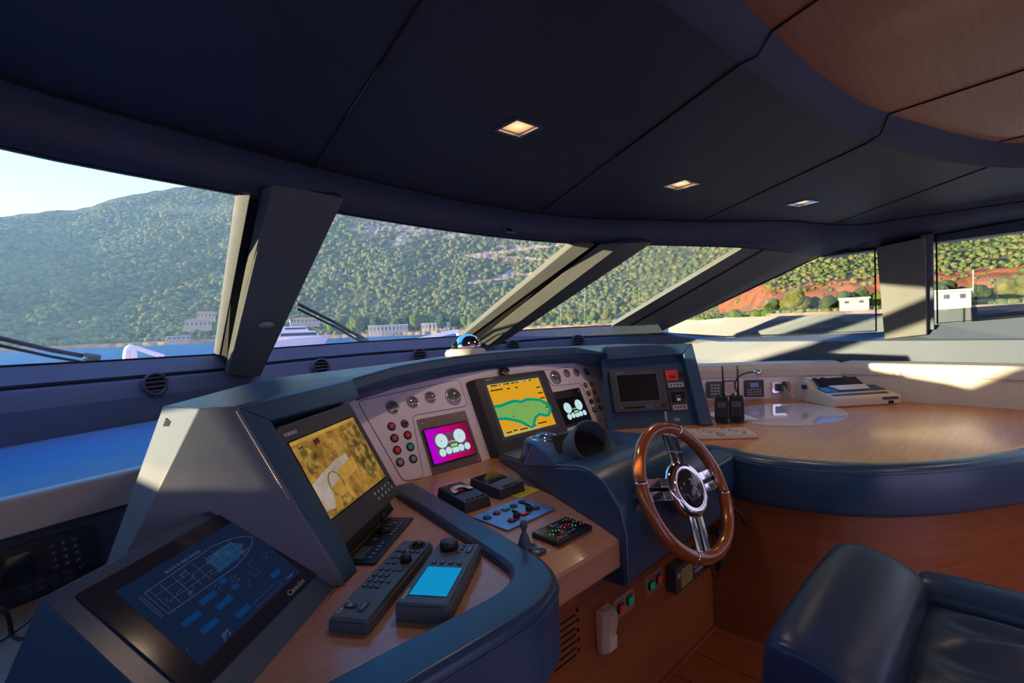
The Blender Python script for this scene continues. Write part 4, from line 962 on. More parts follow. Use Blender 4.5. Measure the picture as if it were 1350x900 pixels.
MB().lathe(0, 0, [(.035, -.03), (.084, -.014), (.091, .003), (.087, .016), (.074, .025), (.064, .022)], 48).build('hub_ring', 'chrome', wh)
hc = MB().lathe(0, 0, [(.065, .018), (.058, .026), (.040, .032), (.018, .035), (.0005, .0355)], 40).build('hub_cap', 'smoke', wh)
txt('PININI', .022, .0, .0, .0362, 'white', wh, align='CENTER', rot=-PI/2*.86, shear=.2)
MB().lathe(0, 0, [(.052, -.03), (.056, -.05), (.075, -.10), (.078, -.16)], 32).build('column_boss', 'leather', wh)
MB().tube([(.08, .10, -.01), (.09, .17, -.02)], .006, 8).build('spinner_stud', 'black', wh)

# lever box behind the wheel
lv = root('throttle_box', ID, 'dark grey lever box on the console front behind the wheel, right side', 'control box')
p = at(940, 668, y=.83)
MB().box(p.x-.06, p.x+.08, .78, .86, p.z-.025, p.z+.025).build('box', 'char', lv, bevel=.006); MB().tube([(p.x+.04, .78, p.z), (p.x+.045, .74, p.z-.02), (p.x+.05, .73, p.z-.06)], .007, 8).build('lever', 'black', lv)

# ------------------------------------------------------------------ desk equipment
def keys(parent, pts, w, h, c, mat='greykey', nm='key', rr=.45, mark=True):
    for x, y in pts:
        k = MB().prism(rrect(w, h, min(w, h)*rr, 3, cx=x, cy=y), c, c+.0022).build(nm, mat, parent)
        if mark: MB().box(x-w*.12, x+w*.12, y-h*.3, y+h*.3, c+.0022, c+.0026).build('key_mark', 'lightgrey', k)
def quadroot(name, z, corners, label, cat, grp=None, t=.025, z0=.8):
    F, w, h = fitq(z, *corners); return root(name, F.mat(0, 0, -(z-z0)), label, cat, grp), w, h
# long control keypad
r, w, h = quadroot('control_keypad', .832, [(446, 811), (492, 816), (561, 712.4), (524, 711)], 'long narrow blue-grey control keypad with many buttons and a trackball, lying on the desk', 'keypad')
m = MB(); m.hull2([(x, y, .001) for x, y in rrect(w+.012, h+.010, .008)], [(x, y, .022) for x, y in rrect(w+.012, h+.010, .008)]); m.hull2([(x, y, .022) for x, y in rrect(w+.006, h+.006, .007)], [(x, y, .030) for x, y in rrect(w, h, .006)]); m.build('case', 'grey', r, bevel=.0015)
T = .0305
MB().lathe(.012, h/2-.025, [(.022, T), (.021, T+.003), (.017, T+.003), (.016, T)], 22).build('trackball_ring', 'greykey', r)
MB().lathe(.012, h/2-.025, [(.014, T), (.012, T+.006), (.007, T+.010), (.0005, T+.011)], 18).build('trackball', 'blackgloss', r)
MB().lathe(.018, h/2-.112, [(.015, T), (.013, T+.014), (.011, T+.018), (.0005, T+.018)], 20).build('rotary_knob', 'black', r)
ks = [(-.026+i*.0135, h/2-.062) for i in range(5)]+[(-.024, h/2-.098), (-.009, h/2-.096), (-.024, h/2-.125), (-.006, h/2-.125)]
ks += [(-.026+i*.0165, h/2-.158) for i in range(4)]
for j, n_ in enumerate((3, 4, 3)): ks += [(-.027+i*.015, h/2-.186-j*.024) for i in range(n_)]
keys(r, ks, .010, .014, T)
keys(r, [(-.018, -h/2+.040)], .030, .016, T, mark=True); keys(r, [(.012, -h/2+.040)], .013, .036, T)
txt('FURUNO', .011, -w/2+.008, -h/2+.012, T, 'white', r, rot=PI/2)
# plotter control with cyan screen
r, w, h = quadroot('plotter_control', .842, [(529, 792), (594, 796), (628, 716), (574, 714)], 'blue-grey control box with a bright cyan screen and large knob, on the desk', 'control box')
m = MB(); m.hull2([(x, y, .001) for x, y in rrect(w+.010, h+.008, .008)], [(x, y, .034) for x, y in rrect(w+.010, h+.008, .008)]); m.hull2([(x, y, .034) for x, y in rrect(w+.004, h+.004, .007)], [(x, y, .040) for x, y in rrect(w, h, .006)]); m.build('case', 'grey', r, bevel=.0015)
T = .0405
MB().box(-w/2+.014, w/2-.008, -h/2+.026, .012, T-.002, T+.0006).build('screen_surround', 'greykey', r)
MB().box(-w/2+.016, w/2-.010, -h/2+.028, .010, T+.0006, T+.001).build('screen', 'bluelcd', r)
MB().lathe(-.018, h/2-.028, [(.024, T), (.023, T+.016), (.020, T+.019), (.0005, T+.019)], 28).build('rotary_knob', 'black', r)
keys(r, [(-.032+i*.021, .034) for i in range(4)], .011, .017, T)
keys(r, [(.018, h/2-.014)], .009, .010, T, 'teal', mark=False); keys(r, [(.016, h/2-.030)], .010, .012, T); keys(r, [(.013, h/2-.048)], .010, .010, T, 'dullred', mark=False)
keys(r, [(.037, h/2-.030)], .014, .044, T)
txt('FURUNO', .010, -w/2+.008, -h/2+.012, T, 'white', r, rot=PI/2)
# flush joystick keyboard
r, w, h = quadroot('joystick_keyboard', .806, [(466, 742), (496, 742), (544, 682), (500, 681)], 'flat black keyboard with a short joystick and rows of pale keys, below the left monitor', 'keyboard')
m = MB(); m.prism(rrect(w, h, .005), .001, .006); m.build('face_plate', 'black', r, bevel=.001)
MB().box(-w/2+.012, -.0, -h/2+.02, -h/2+.09, .006, .0075).build('small_display', 'grey', r)
keys(r, [(.018, -h/2+.03+i*.021) for i in range(5)]+[(.020, .02+i*.020) for i in range(5)]+[(-.01, .06), (-.012, .085), (-.015, -.015), (0, .10)], .013, .013, .006, 'grey', rr=.2)
j = MB().lathe(-.012, .040, [(.018, .006), (.015, .013), (.006, .018), (.005, .045), (.009, .050), (.009, .060), (.0005, .063)], 18).build('joystick', 'black', r)
# desk wedge instruments
def wedge(c4, label, dial):
    F, w, h = fitq(.842, *c4); r = root('depth_display' if not dial else 'wind_display', F.mat(0, 0, -.042), label, 'instrument display')
    m = MB(); m.hull2([(x, y, .001) for x, y in rrect(w+.012, h+.012, .006)], [(x, y, .035+(.010 if y > 0 else 0)) for x, y in rrect(w, h, .006)]); m.build('case', 'char', r, bevel=.003)
    def zz(y): return .0405
    m = MB(); m.hull2([(x, y, .034+(.010 if y > 0 else 0)) for x, y in rrect(w*.86, h*.66, .004, cy=h*.1)], [(x, y, .037+(.010 if y > 0 else 0)) for x, y in rrect(w*.86, h*.66, .004, cy=h*.1)]); m.build('display_glass', 'blackgloss', r)
    a = math.atan2(.010, h)
    G = bpy.data.objects.new('tmp', None)
    if dial:
        # fan-shaped white scale
        pts = [(.040*math.cos(t), .040*math.sin(t)) for t in [math.radians(200-k*11) for k in range(21)]]
        inner = [(.020*math.cos(t), .020*math.sin(t)) for t in [math.radians(200-k*11) for k in range(21)]][::-1]
        m = MB(); P_ = pts+inner; zf = lambda y: .0415+y*.10+.0035
        m.hull2([(x, y+.004, zf(y)) for x, y in P_], [(x, y+.004, zf(y)+.0006) for x, y in P_]); m.build('dial_scale', 'white', r)
        MB().tube([(.0, .0, .0460), (-.026, .012, .0478)], .0016, 5).build('needle', 'red', r)
        m = MB(); m.tube([(.034*math.cos(t), .034*math.sin(t)+.004, zf(.034*math.sin(t))+.001) for t in [math.radians(160-k*8) for k in range(6)]], .0015, 5); m.build('red_arc', 'red', r)
        m = MB(); m.tube([(.034*math.cos(t), .034*math.sin(t)+.004, zf(.034*math.sin(t))+.001) for t in [math.radians(60-k*8) for k in range(6)]], .0015, 5); m.build('green_arc', 'green', r)
    else:
        o = txt('194', .034, 0, .010, .0455, 'grey', r, align='CENTER')
    for i in range(4): MB().prism(rrect(.014, .006, .002, cx=-.030+i*.020, cy=-h/2+.012), .034, .0395).build('key', 'greykey', r)
    return r
wedge([(607, 661), (638, 651.5), (614, 633.5), (583, 642)], 'square grey wind instrument with a white dial and red needle, on the wooden desk', True)
wedge([(651, 645), (681, 634), (659, 619), (628, 629.5)], 'square grey depth instrument reading 194, nearest the steering pod', False)
# yellow note
F, w, h = fitq(.802, (680, 658), (708, 647), (688, 636.5), (662, 648)); r = root('sticky_note', F.mat(0, 0, -.001), 'yellow handwritten sticky note on the desk beside the steering pod', 'note')
MB().prism(rrect(w, h, .002), 0, .0008).build('note_sheet', 'yellow', r)
ln = MB()
for j in range(5): ln.tube([(-w*.36+k*w*.72/12, h*.28-j*h*.14+.0015*math.sin(k*2.3+j), .0011) for k in range(13 if j < 4 else 7)], .0005, 4)
ln.build('handwriting', 'grey', r)
# blue button plate
r, w, h = quadroot('button_plate', .806, [(661, 700.5), (724, 673.5), (695, 652.5), (631, 679)], 'blue metal plate with red and green round buttons on the wooden desk', 'button panel')
MB().prism(rrect(w, h, .006), .001, .006).build('plate', 'bluepanel', r, bevel=.0008)
for x, y, c in ((-.40, .22, 'teal'), (-.20, .24, 'dullred'), (.16, .25, 'teal'), (.36, .27, 'dullred'), (-.25, -.25, 'dullred'), (.31, -.19, 'dullred')):
    o = MB().lathe(x*w, y*h, [(.0135, .006), (.0135, .0085), (.011, .0095), (.0005, .0095)], 18).build('push_button', 'black', r)
    MB().lathe(x*w, y*h, [(.0115, .0094), (.0105, .012), (.0005, .0125)], 18).build('button_cap', c, o)
for x, y, c in ((-.01, .25, 'green'), (.03, -.22, 'red')):
    o = MB().box(x*w-.013, x*w+.013, y*h-.010, y*h+.010, .006, .0085).build('rocker_switch', 'black', r); MB().box(x*w-.010, x*w+.010, y*h-.0075, y*h+.0075, .0085, .012).build('rocker_cap', c, o)
for x, y in ((-.11, -.20), (.20, -.14)):
    o = MB().lathe(x*w, y*h, [(.012, .006), (.011, .018), (.008, .021), (.0005, .021)], 16).build('rotary_knob', 'black', r); MB().box(x*w-.003, x*w+.003, y*h-.002, y*h+.018, .018, .026).build('pointer', 'black', o)
for x in (-.40, -.20, .0, .16, .36): MB().box(x*w-.012, x*w+.012, .44*h-.001, .44*h+.001, .006, .0063).build('legend', 'white', r)
for x in (-.25, .03, .31): MB().box(x*w-.012, x*w+.012, -.42*h-.001, -.42*h+.001, .006, .0063).build('legend', 'white', r)
# bow thruster joystick
r, w, h = quadroot('thruster_joystick', .808, [(697, 736), (718, 725), (700, 712), (680, 722)], 'small grey joystick with a ribbed rubber boot on a dark square base', 'joystick')
MB().prism(rrect(w, h, .006), .001, .008).build('base', 'char', r, bevel=.001)
bt = [(.019, .008), (.019, .016), (.015, .018), (.018, .021), (.014, .026), (.016, .029), (.012, .034), (.014, .037), (.010, .042), (.011, .045), (.007, .050), (.006, .058), (.010, .068), (.010, .078), (.007, .084), (.0005, .085)]
MB().lathe(-.008, .012, bt, 20).build('stick', 'grey', r)
for x, y, c in ((.025, .012, 'teal'), (.022, -.012, 'lightgrey'), (-.002, -.026, 'lightgrey')): MB().lathe(x, y, [(.007, .008), (.007, .010), (.0005, .0105)], 12).build('button', c, r)
# LED panel
r, w, h = quadroot('led_panel', .816, [(729, 717.5), (774.5, 693), (752, 678), (707, 698)], 'black panel with rows of red and green lights, by the edge of the wooden desk', 'indicator panel')
MB().prism(rrect(w, h, .005), .001, .014).build('case', 'black', r, bevel=.002)
MB().prism(rrect(w*.94, h*.88, .004), .014, .0152).build('face', 'blackgloss', r)
for x, y, a, c, n_ in ((-.36, -.02, 0, 'e_grn', 2), (-.33, -.28, 0, 'e_red', 2), (-.20, .10, 0, 'e_grn', 3), (-.12, -.14, 0, 'e_red', 1), (.18, .10, 0, 'e_red', 3), (.22, -.10, 0, 'e_grn', 2), (.36, .28, 0, 'e_red', 2), (.38, .06, 0, 'e_grn', 2), (.40, -.18, 0, 'e_red', 2), (.02, .06, 0, 'e_red', 2), (.06, -.02, 0, 'e_red', 1)):
    for k in range(n_): X, Y = x*w+k*.007, y*h-k*.006; MB().box(X-.0015, X+.0015, Y-.0009, Y+.0009, .0152, .0162).build('light', c, r)
g_ = MB()
for x0, y0, x1, y1 in ((-.42, .32, -.2, .33), (-.42, .22, -.25, .23), (-.08, .28, .10, .29), (-.08, -.30, .14, -.29), (-.08, -.30, -.075, .1), (.14, -.30, .145, .05), (-.05, .12, .12, .13), (.26, .34, .44, .35), (-.44, -.38, -.2, -.37)): g_.box(x0*w, x1*w, y0*h, y1*h+.0006, .0152, .0157)
g_.build('legend_lines', 'lightgrey', r); MB().lathe(-.04*w, .36*h, [(.005, .0152), (.0005, .016)], 12).build('emblem', 'lightgrey', r)

# ------------------------------------------------------------------ fittings on the console front
PF = Fr((0, YB, 0), 90, 0)
for (c4, cols, lb) in (([(809, 819), (836, 798), (835, 774), (809, 791)], ('red', 'green'), 'steel switch plate with one red and one green rocker, nearest the motion sensor'), ([(851, 787), (873, 771), (872, 746), (850, 761)], ('green', 'red'), 'steel switch plate with one green and one red rocker, under the steering pod')):
    q = [PF.loc(*c) for c in c4]; cx, cy = sum(a[0] for a in q)/4, sum(a[1] for a in q)/4; w = q[1][0]-q[0][0]; h = q[3][1]-q[0][1]
    r = root('switch_plate', PF.mat(cx, cy, 0), lb, 'switch plate'); MB().prism(rrect(w, h, .004), 0, .003).build('plate', 'steel2', r, bevel=.0006)
    for s, c in zip((-1, 1), cols):
        o = MB().box(s*w*.22-.014, s*w*.22+.014, -.014+s*.002, .014+s*.002, .003, .009).build('switch_body', 'black', r); MB().hull2([(s*w*.22-.011, y+s*.002, .009) for y in (-.011, .011)]+[(s*w*.22+.011, y+s*.002, .009) for y in (.011, -.011)], [(s*w*.22-.010, y+s*.002, .013 if y < 0 else .018) for y in (-.010, .010)]+[(s*w*.22+.010, y+s*.002, .013 if y < 0 else .018) for y in (.010, -.010)]).build('rocker', c, o)
    for a, b in ((-1, -1), (1, -1), (-1, 1), (1, 1)): MB().lathe(a*(w/2-.008), b*(h/2-.008), [(.003, .003), (.0005, .0045)], 8).build('screw', 'chrome', r)
    MB().box(-w*.4, -w*.05, h*.28, h*.31, .003, .0033).build('legend', 'char', r); MB().box(w*.05, w*.4, h*.28, h*.31, .003, .0033).build('legend', 'char', r)
# motion sensor
r = root('motion_sensor', PF.mat(1.297, .388, 0), 'cream motion sensor mounted on the wooden console front', 'motion sensor')
m = MB(); secs = []
for y, w2, d in ((-.075, .026, .020), (-.060, .034, .040), (-.01, .036, .044), (.03, .037, .052), (.062, .036, .052), (.074, .030, .035)):
    secs.append([(-w2, y, .001), (-w2, y, d*.6), (-w2*.55, y, d), (w2*.55, y, d), (w2, y, d*.6), (w2, y, .001)])
vs = [p for s in secs for p in s]; fs = []
for j in range(5):
    for k in range(5): fs.append((j*6+k, j*6+k+1, (j+1)*6+k+1, (j+1)*6+k))
    fs.append((j*6+5, j*6, (j+1)*6, (j+1)*6+5))
fs += [tuple(range(6)), tuple(range(30, 36))]
m.add(vs, fs, True); m.build('case', 'beige', r, bevel=.004)
MB().hull2([(-.028, -.056, .030), (.028, -.056, .030), (.028, -.014, .032), (-.028, -.014, .032)], [(-.020, -.056, .046), (.020, -.056, .046), (.020, -.014, .048), (-.020, -.014, .048)]).build('lens_window', 'beigekey', r, bevel=.003)
MB().lathe(0, .002, [(.003, .045), (.0005, .0475)], 10).build('indicator', 'dark', r)
# small radio under the wheel
q = [PF.loc(*c, .04) for c in [(884, 776), (926, 746), (925, 716), (876, 738)]]
r = root('radio_set', PF.mat(1.86, .385, 0), 'small grey radio set with a dark display, mounted low under the steering wheel', 'radio')
m = MB(); m.prism(rrect(.27, .105, .008), .001, .045); m.build('case', 'char', r, bevel=.005)
MB().box(-.095, -.005, -.038, .034, .045, .047).build('display', mottled_screen('dim_lcd', [(.3, (.03, .018, .008)), (.7, (.05, .03, .012))], 3), r)
for i in range(4):
    for j in range(3): MB().prism(rrect(.014, .011, .004, 3, cx=.022+i*.019, cy=.026-j*.020), .045, .0485).build('key', 'lightgrey', r)
MB().lathe(.115, -.02, [(.016, .045), (.015, .060), (.0005, .061)], 20).build('knob', 'black', r); MB().box(-.128, -.105, .012, .028, .045, .0465).build('label', 'lightgrey', r)
# handset and cord hanging in the corner
r = root('handset', PF.mat(2.06, .40, .06), 'black handset hanging by its cord in the corner under the steering wheel', 'handset')
MB().tube(dens([Vector(p) for p in [(.0, .09, .0), (.008, .05, .012), (.008, .0, .016), (.0, -.05, .012), (-.012, -.085, .0)]], 5), [.012, .014, .016, .016, .014, .013, .012, .012, .012, .013, .014, .016, .018, .018, .018, .017, .015, .014, .012, .010, .008], 12).build('grip', 'black', r)
MB().tube(dens([Vector(p) for p in [(-.02, .08, -.03), (-.06, .02, .0), (-.075, -.06, .01), (-.05, -.10, .01), (-.02, -.11, .01), (.01, -.085, .0)]], 6), .004, 6).build('cord', 'black', r)
MB().box(-.04, .02, .06, .12, -.058, -.02).build('cradle', 'black', r, bevel=.005)

# ------------------------------------------------------------------ chart table
TE = [at(*p, z=.8) for p in [(945, 591), (1000, 601.5), (1057, 608.5), (1130, 613), (1200, 611), (1270, 604.5), (1350, 592)]]
edge = [Vector((2.235, .99, .8))]+[Vector((p.x, p.y, .8)) for p in TE[1:]]+[Vector((3.4, -.20, .8)), Vector((3.9, -.33, .8))]
ED = dens(edge, 5)
ct = root('chart_table', ID, 'curved cherry wood chart table with a thick navy leather edge, right of the wheel', 'table')
tp = [(p.x, p.y) for p in ED]+[(4.40, -.35), (4.40, 1.0), (3.6, 1.75), (2.9, 1.70), (2.14, 1.70), (2.14, .99)]
MB().prism(tp, .765, .80).build('tabletop', 'table', ct)
m = MB(); vs = []; fs = []
def tn(k):
    a = ED[max(0, k-1)]; b = ED[min(len(ED)-1, k+1)]; t = (b-a).normalized(); n_ = Vector((t.y, -t.x, 0)); return n_ if n_.dot(Vector((1.6, -.5, 0))-ED[k]) > 0 else -n_
for k, p in enumerate(ED):
    n_ = tn(k); cs = [p+n_*.0+Z*.0, p+n_*.004+Z*.010, p+n_*.02+Z*.016, p+n_*.060+Z*.014, p+n_*.078+Z*.006, p+n_*.084+Z*(-.01), p+n_*.086+Z*(-.155), p+n_*.078+Z*(-.178), p+n_*.055+Z*(-.185), p+Z*(-.185)]
    vs += cs
nc = 10
for k in range(len(ED)-1):
    for j in range(nc-1): fs.append((k*nc+j, k*nc+j+1, (k+1)*nc+j+1, (k+1)*nc+j))
fs += [tuple(range(nc)), tuple(range((len(ED)-1)*nc, len(ED)*nc))]
m.add(vs, fs, True); ro = m.build('leather_edge', 'leather', ct)
MB().tube([p+tn(k)*.0855+Z*(-.012) for k, p in enumerate(ED)], .002, 5).build('stitched_seam', 'leather', ro)
m = MB(); vs = []; fs = []
BE = [Vector((2.142, .965, 0)), Vector((2.142, .70, 0))]+[ED[k]+tn(k)*.0-Z*.8 for k in range(8, len(ED))]
BE = [Vector((2.142, .99, 0)), Vector((2.150, .80, 0)), Vector((2.19, .62, 0)), Vector((2.27, .47, 0)), Vector((2.41, .31, 0)), Vector((2.60, .17, 0)), Vector((2.95, .0, 0)), Vector((3.4, -.17, 0)), Vector((3.9, -.31, 0))]
BE = dens(BE, 5)
for p in BE: vs += [p+Z*.001, p+Z*.35, p+Z*.70]
for k in range(len(BE)-1):
    for j in range(2): fs.append((k*3+j, k*3+j+1, (k+1)*3+j+1, (k+1)*3+j))
m.add(vs, fs, True); m.build('curved_base', 'base', ct)
# panel and padded ledge behind the table
WA = [Vector((3.35, 1.72, 0)), Vector((3.487, 1.577, 0)), Vector((3.75, 1.29, 0)), Vector((3.99, .99, 0)), Vector((4.05, .86, 0)), Vector((4.06, .52, 0)), Vector((4.05, -.03, 0)), Vector((4.03, -.6, 0))]
lb_ = root('table_backboard', ID, 'low pale backboard with a cream padded ledge running behind the chart table', 'backboard')
def strip(pts, sec, name, mat, par, bevel=0, sm=False):
    m = MB(); vs = []; fs = []; n_ = len(sec)
    for k, p in enumerate(pts):
        a = pts[max(0, k-1)]; b = pts[min(len(pts)-1, k+1)]; t = (b-a).normalized(); o_ = Vector((-t.y, t.x, 0)); o_ = o_ if o_.dot(p-Vector((2, 0, 0))) > 0 else -o_
        for d, z in sec: vs.append(Vector((p.x, p.y, 0))+o_*d+Z*z)
    for k in range(len(pts)-1):
        for j in range(n_-1): fs.append((k*n_+j, k*n_+j+1, (k+1)*n_+j+1, (k+1)*n_+j))
    fs += [tuple(range(n_)), tuple(range((len(pts)-1)*n_, len(pts)*n_))]
    m.add(vs, fs, sm); return m.build(name, mat, par)
WD1 = dens(WA[:5], 4); WD2 = dens(WA[4:], 4)
strip(WD1, [(0, .801), (.0, .96), (.05, .96), (.05, .801)], 'instrument_board', 'whitepanel', lb_)
strip(WD1, [(.012, .955), (-.012, .965), (-.014, 1.02), (-.004, 1.045), (.012, 1.052), (.38, 1.04), (.38, .95)], 'padded_ledge', 'cream', lb_)
strip(WD2, [(0, .801), (.0, .975), (.05, .975), (.05, .801)], 'end_board', 'cream', lb_)
strip(WD2, [(.012, .965), (-.012, .975), (-.014, 1.02), (-.004, 1.045), (.012, 1.052), (.38, 1.04), (.38, .95)], 'padded_ledge', 'cream', lb_)

WB = Fr((3.487, 1.577, .8), U=(Vector((3.99, .99, 0))-Vector((3.487, 1.577, 0))), V=Z)
def onwall(c4):
    q = [WB.loc(*c) for c in c4]; cx, cy = sum(a[0] for a in q)/4, sum(a[1] for a in q)/4; return cx, cy, abs(q[1][0]-q[0][0]+q[2][0]-q[3][0])/2, abs(q[3][1]-q[0][1]+q[2][1]-q[1][1])/2
cx, cy, w, h = onwall([(932, 525), (954, 523), (951, 502), (930, 503)])
r = root('wall_telephone', WB.mat(cx, cy, 0), 'dark keypad telephone on the pale board, leftmost of the fittings behind the radios', 'telephone')
MB().prism(rrect(w, h, .01), -.004, .02).build('case', 'char', r, bevel=.004)
for i in range(3):
    for j in range(4): MB().prism(rrect(w*.15, h*.10, .003, 3, cx=-w*.2+i*w*.2, cy=h*.28-j*h*.18), .02, .0235).build('key', 'lightgrey', r)
cx, cy, w, h = onwall([(956, 522), (968, 521.5), (966, 501.5), (954, 502.5)])
r = root('wall_plate', WB.mat(cx, cy, 0), 'pale rectangular plate with a dark frame, between the telephone and the gooseneck lamp', 'wall plate')
MB().prism(rrect(w*1.15, h*1.08, .004), -.004, .008).build('frame', 'char', r, bevel=.001); MB().prism(rrect(w*.95, h*.9, .004), .008, .011).build('card', 'beigekey', r)
t = MB()
for j in range(5): t.box(-w*.3, w*.3, h*(.28-j*.13)-.0015, h*(.28-j*.13)+.0015, .011, .0114)
t.build('printed_lines', 'char', r)
cx, cy, w, h = onwall([(983, 523.5), (1009, 522), (1004, 500), (980, 501.5)])
r = root('keypad_panel', WB.mat(cx, cy, 0), 'square black keypad panel with a small violet display, on the pale board', 'keypad')
MB().prism(rrect(w, h, .004), -.004, .008).build('face_plate', 'black', r, bevel=.001); MB().box(-w*.22, w*.22, h*.08, h*.34, .008, .0095).build('display', emis('violet_lcd', (.08, .06, .18), 1), r)
for i in range(5):
    for j in range(3): MB().prism(rrect(w*.10, h*.08, .003, 3, cx=-w*.3+i*w*.15, cy=-h*.06-j*h*.15), .008, .011).build('key', 'lightgrey', r)
cx, cy, w, h = onwall([(1018.5, 518), (1042, 517.5), (1039, 502), (1016, 503)])
r = root('socket_plate', WB.mat(cx, cy, 0), 'chromed double socket plate with cables plugged in, beside the printer', 'socket')
MB().prism(rrect(w, h, .012), -.004, .010).build('frame', 'chrome', r, bevel=.002); MB().prism(rrect(w*.68, h*.62, .004), .010, .013).build('socket_insert', 'char', r)
MB().prism(rrect(w*.3, h*.4, .004, cx=w*.05), .013, .035).build('plug', 'grey', r)
sa = WB.P(cx+.01, cy-.01, .035)
pe = at(1057, 527, z=.81)
for k, dz_ in enumerate((0, .012)):
    a = sa+Z*dz_; tag(MB().tube(dens([a, a.lerp(pe, .35)-Z*.03, a.lerp(pe, .7)-Z*(.05-dz_), pe+Z*dz_], 6), .005, 6).build('printer_cable', 'lightgrey'), 'grey cable running from the socket plate to the printer'+(', the upper of the two' if k else ', the lower of the two'), 'cable')
# gooseneck lamp
gb = WB.hit(971, 516, .01)
r = root('gooseneck_lamp', Matrix.Translation(gb), 'small chrome gooseneck reading lamp curving over the handheld radios', 'lamp')
gp = [gb, at(969, 505, y=gb.y-.03), at(974, 496.5, y=gb.y-.06), at(984, 491.5, y=gb.y-.11), at(996, 490, y=gb.y-.17)]
gp = [p-gb for p in gp]
MB().tube(dens(gp, 6), .006, 8).build('flexible_neck', 'char', r)
ge = gp[-1]; gd = (at(1006, 492, y=gb.y-.2)-gb-ge).normalized()
MB().tube([ge-gd*.01, ge, ge+gd*.02, ge+gd*.035], [.007, .016, .022, .020], 16).build('lamp_head', 'chrome', r)
MB().tube([ge+Z*.01, ge+Z*.05-gd*.01], .003, 6).build('switch_stem', 'chrome', r)
# printer
pr_O = at(1099, 537.5, z=.8); pr_R = at(1187, 532, z=.8)
U_ = (pr_R-pr_O); PW = U_.length; U_.normalize(); PFm = Fr(pr_O, U=U_, V=Vector((-U_.y, U_.x, 0)))
print('printer w', PW, PFm.loc(1055, 513, 0))
r = root('dot_matrix_printer', PFm.mat(PW/2, 0, 0), 'cream dot-matrix printer with a smoked lid and a sheet of paper, on the chart table', 'printer')
D = .34; W2 = PW/2
def zsec(x, sec): return [(x, y, z) for y, z in sec]
body = [(0, .002), (-.006, .01), (-.004, .055), (.005, .062), (.10, .085), (.20, .10), (.23, .135), (.28, .15), (.32, .135), (D, .11), (D, .002)]
MB().hull2(zsec(-W2, body), zsec(W2, body)).build('case', 'beige', r, bevel=.006)
MB().hull2([(-W2+.02, .085, .087), (W2-.02, .085, .087), (W2-.03, .165, .108), (-W2+.02, .165, .108)], [(-W2+.02, .085, .081), (W2-.02, .085, .081), (W2-.03, .165, .098), (-W2+.02, .165, .098)]).build('smoked_cover', plain('deep_blue_plastic', (.02, .055, .13), .3), r, bevel=.003)
MB().hull2([(-W2+.05, .17, .105), (W2-.09, .17, .105), (W2-.10, .245, .158), (-W2+.05, .245, .158)], [(-W2+.05, .175, .100), (W2-.09, .175, .100), (W2-.10, .250, .152), (-W2+.05, .250, .152)]).build('paper_window', 'smoke', r, bevel=.002)
MB().hull2([(-W2+.13, .10, .096), (W2-.12, .10, .096), (W2-.10, .168, .116), (-W2+.10, .168, .116)], [(-W2+.13, .10, .0945), (W2-.12, .10, .0945), (W2-.10, .168, .1145), (-W2+.10, .168, .1145)]).build('sheet', 'paper', r)
MB().hull2([(-W2+.04, .262, .152), (W2-.16, .262, .152), (W2-.16, .33, .160), (-W2+.04, .33, .160)], [(-W2+.04, .262, .148), (W2-.16, .262, .148), (W2-.16, .33, .152), (-W2+.04, .33, .152)]).build('rear_cover', 'paper', r, bevel=.003)
MB().hull2([(-W2+.03, .03, .0705), (W2-.05, .03, .0705), (W2-.05, .055, .0765), (-W2+.03, .055, .0765)], [(-W2+.03, .03, .067), (W2-.05, .03, .067), (W2-.05, .055, .073), (-W2+.03, .055, .073)]).build('control_strip', 'black', r)
MB().box(W2-.13, W2-.02, -.008, -.003, .034, .052).build('name_badge', 'char', r); MB().box(W2-.09, W2-.055, -.009, -.003, .008, .026).build('power_switch', 'dark', r)
MB().box(-W2+.0, W2, -.0062, -.004, .029, .031).build('case_seam', 'lightgrey', r)
k = MB(); k.tube([(-W2-.02, .25, .105), (-W2+.005, .25, .105)], .016, 14); k.build('platen_knob', 'black', r)
for x in (-W2+.07, -W2+.13, W2-.17): MB().box(x-.012, x+.012, .245, .262, .150, .162).build('paper_guide', 'black', r)
# white gloss oval set in the tabletop
oc = at(1038, 546, z=.802)
ol = [at(*p, z=.802) for p in [(963, 545), (1118, 550), (1045, 532), (1030, 561)]]
mpts = []
for k in range(48):
    a = 2*PI*k/48; mpts.append(at(1040+78*math.cos(a), 546.5+14.8*math.sin(a), z=.802)); 
mc = sum(mpts, Vector())/48
r = root('oval_inlay', Matrix.Translation((mc.x, mc.y, .8)), 'glossy white oval plate on the chart table in front of the printer', 'plate')
MB().prism([(p.x-mc.x, p.y-mc.y) for p in mpts], .0005, .004).build('plate', 'mat', r, bevel=.001)
# papers beneath the radios
pq = [at(*c, z=.806) for c in [(937, 560), (993, 558), (990, 541), (938, 540)]]
for k, (dx, mt, lb) in enumerate(((0, 'bluepaper', 'blue and white folded papers under the handheld radios, lowest sheet'), (.015, 'paper', 'white sheet lying on the blue papers behind the handheld radios'))):
    c = sum(pq, Vector())/4; PQ = Fr((c.x+dx, c.y+dx, .801+k*.004), U=pq[1]-pq[0], V=Z.cross(pq[1]-pq[0])); 
    wq = (pq[1]-pq[0]).length*(1-.12*k); hq = (pq[2]-pq[1]).length*(.75-.1*k)
    rt_ = root('paper_sheet', PQ.mat(0, 0, 0, rot=.05*k), lb, 'paper'); MB().prism(rrect(wq, hq, .003), 0, .003).build('sheet', mt, rt_)
    if not k:
        for j in range(3): MB().box(-wq*.45, wq*.45, -hq*.40+j*.02, -hq*.40+j*.02+.008, .003, .0034).build('printed_stripe', 'white', rt_)
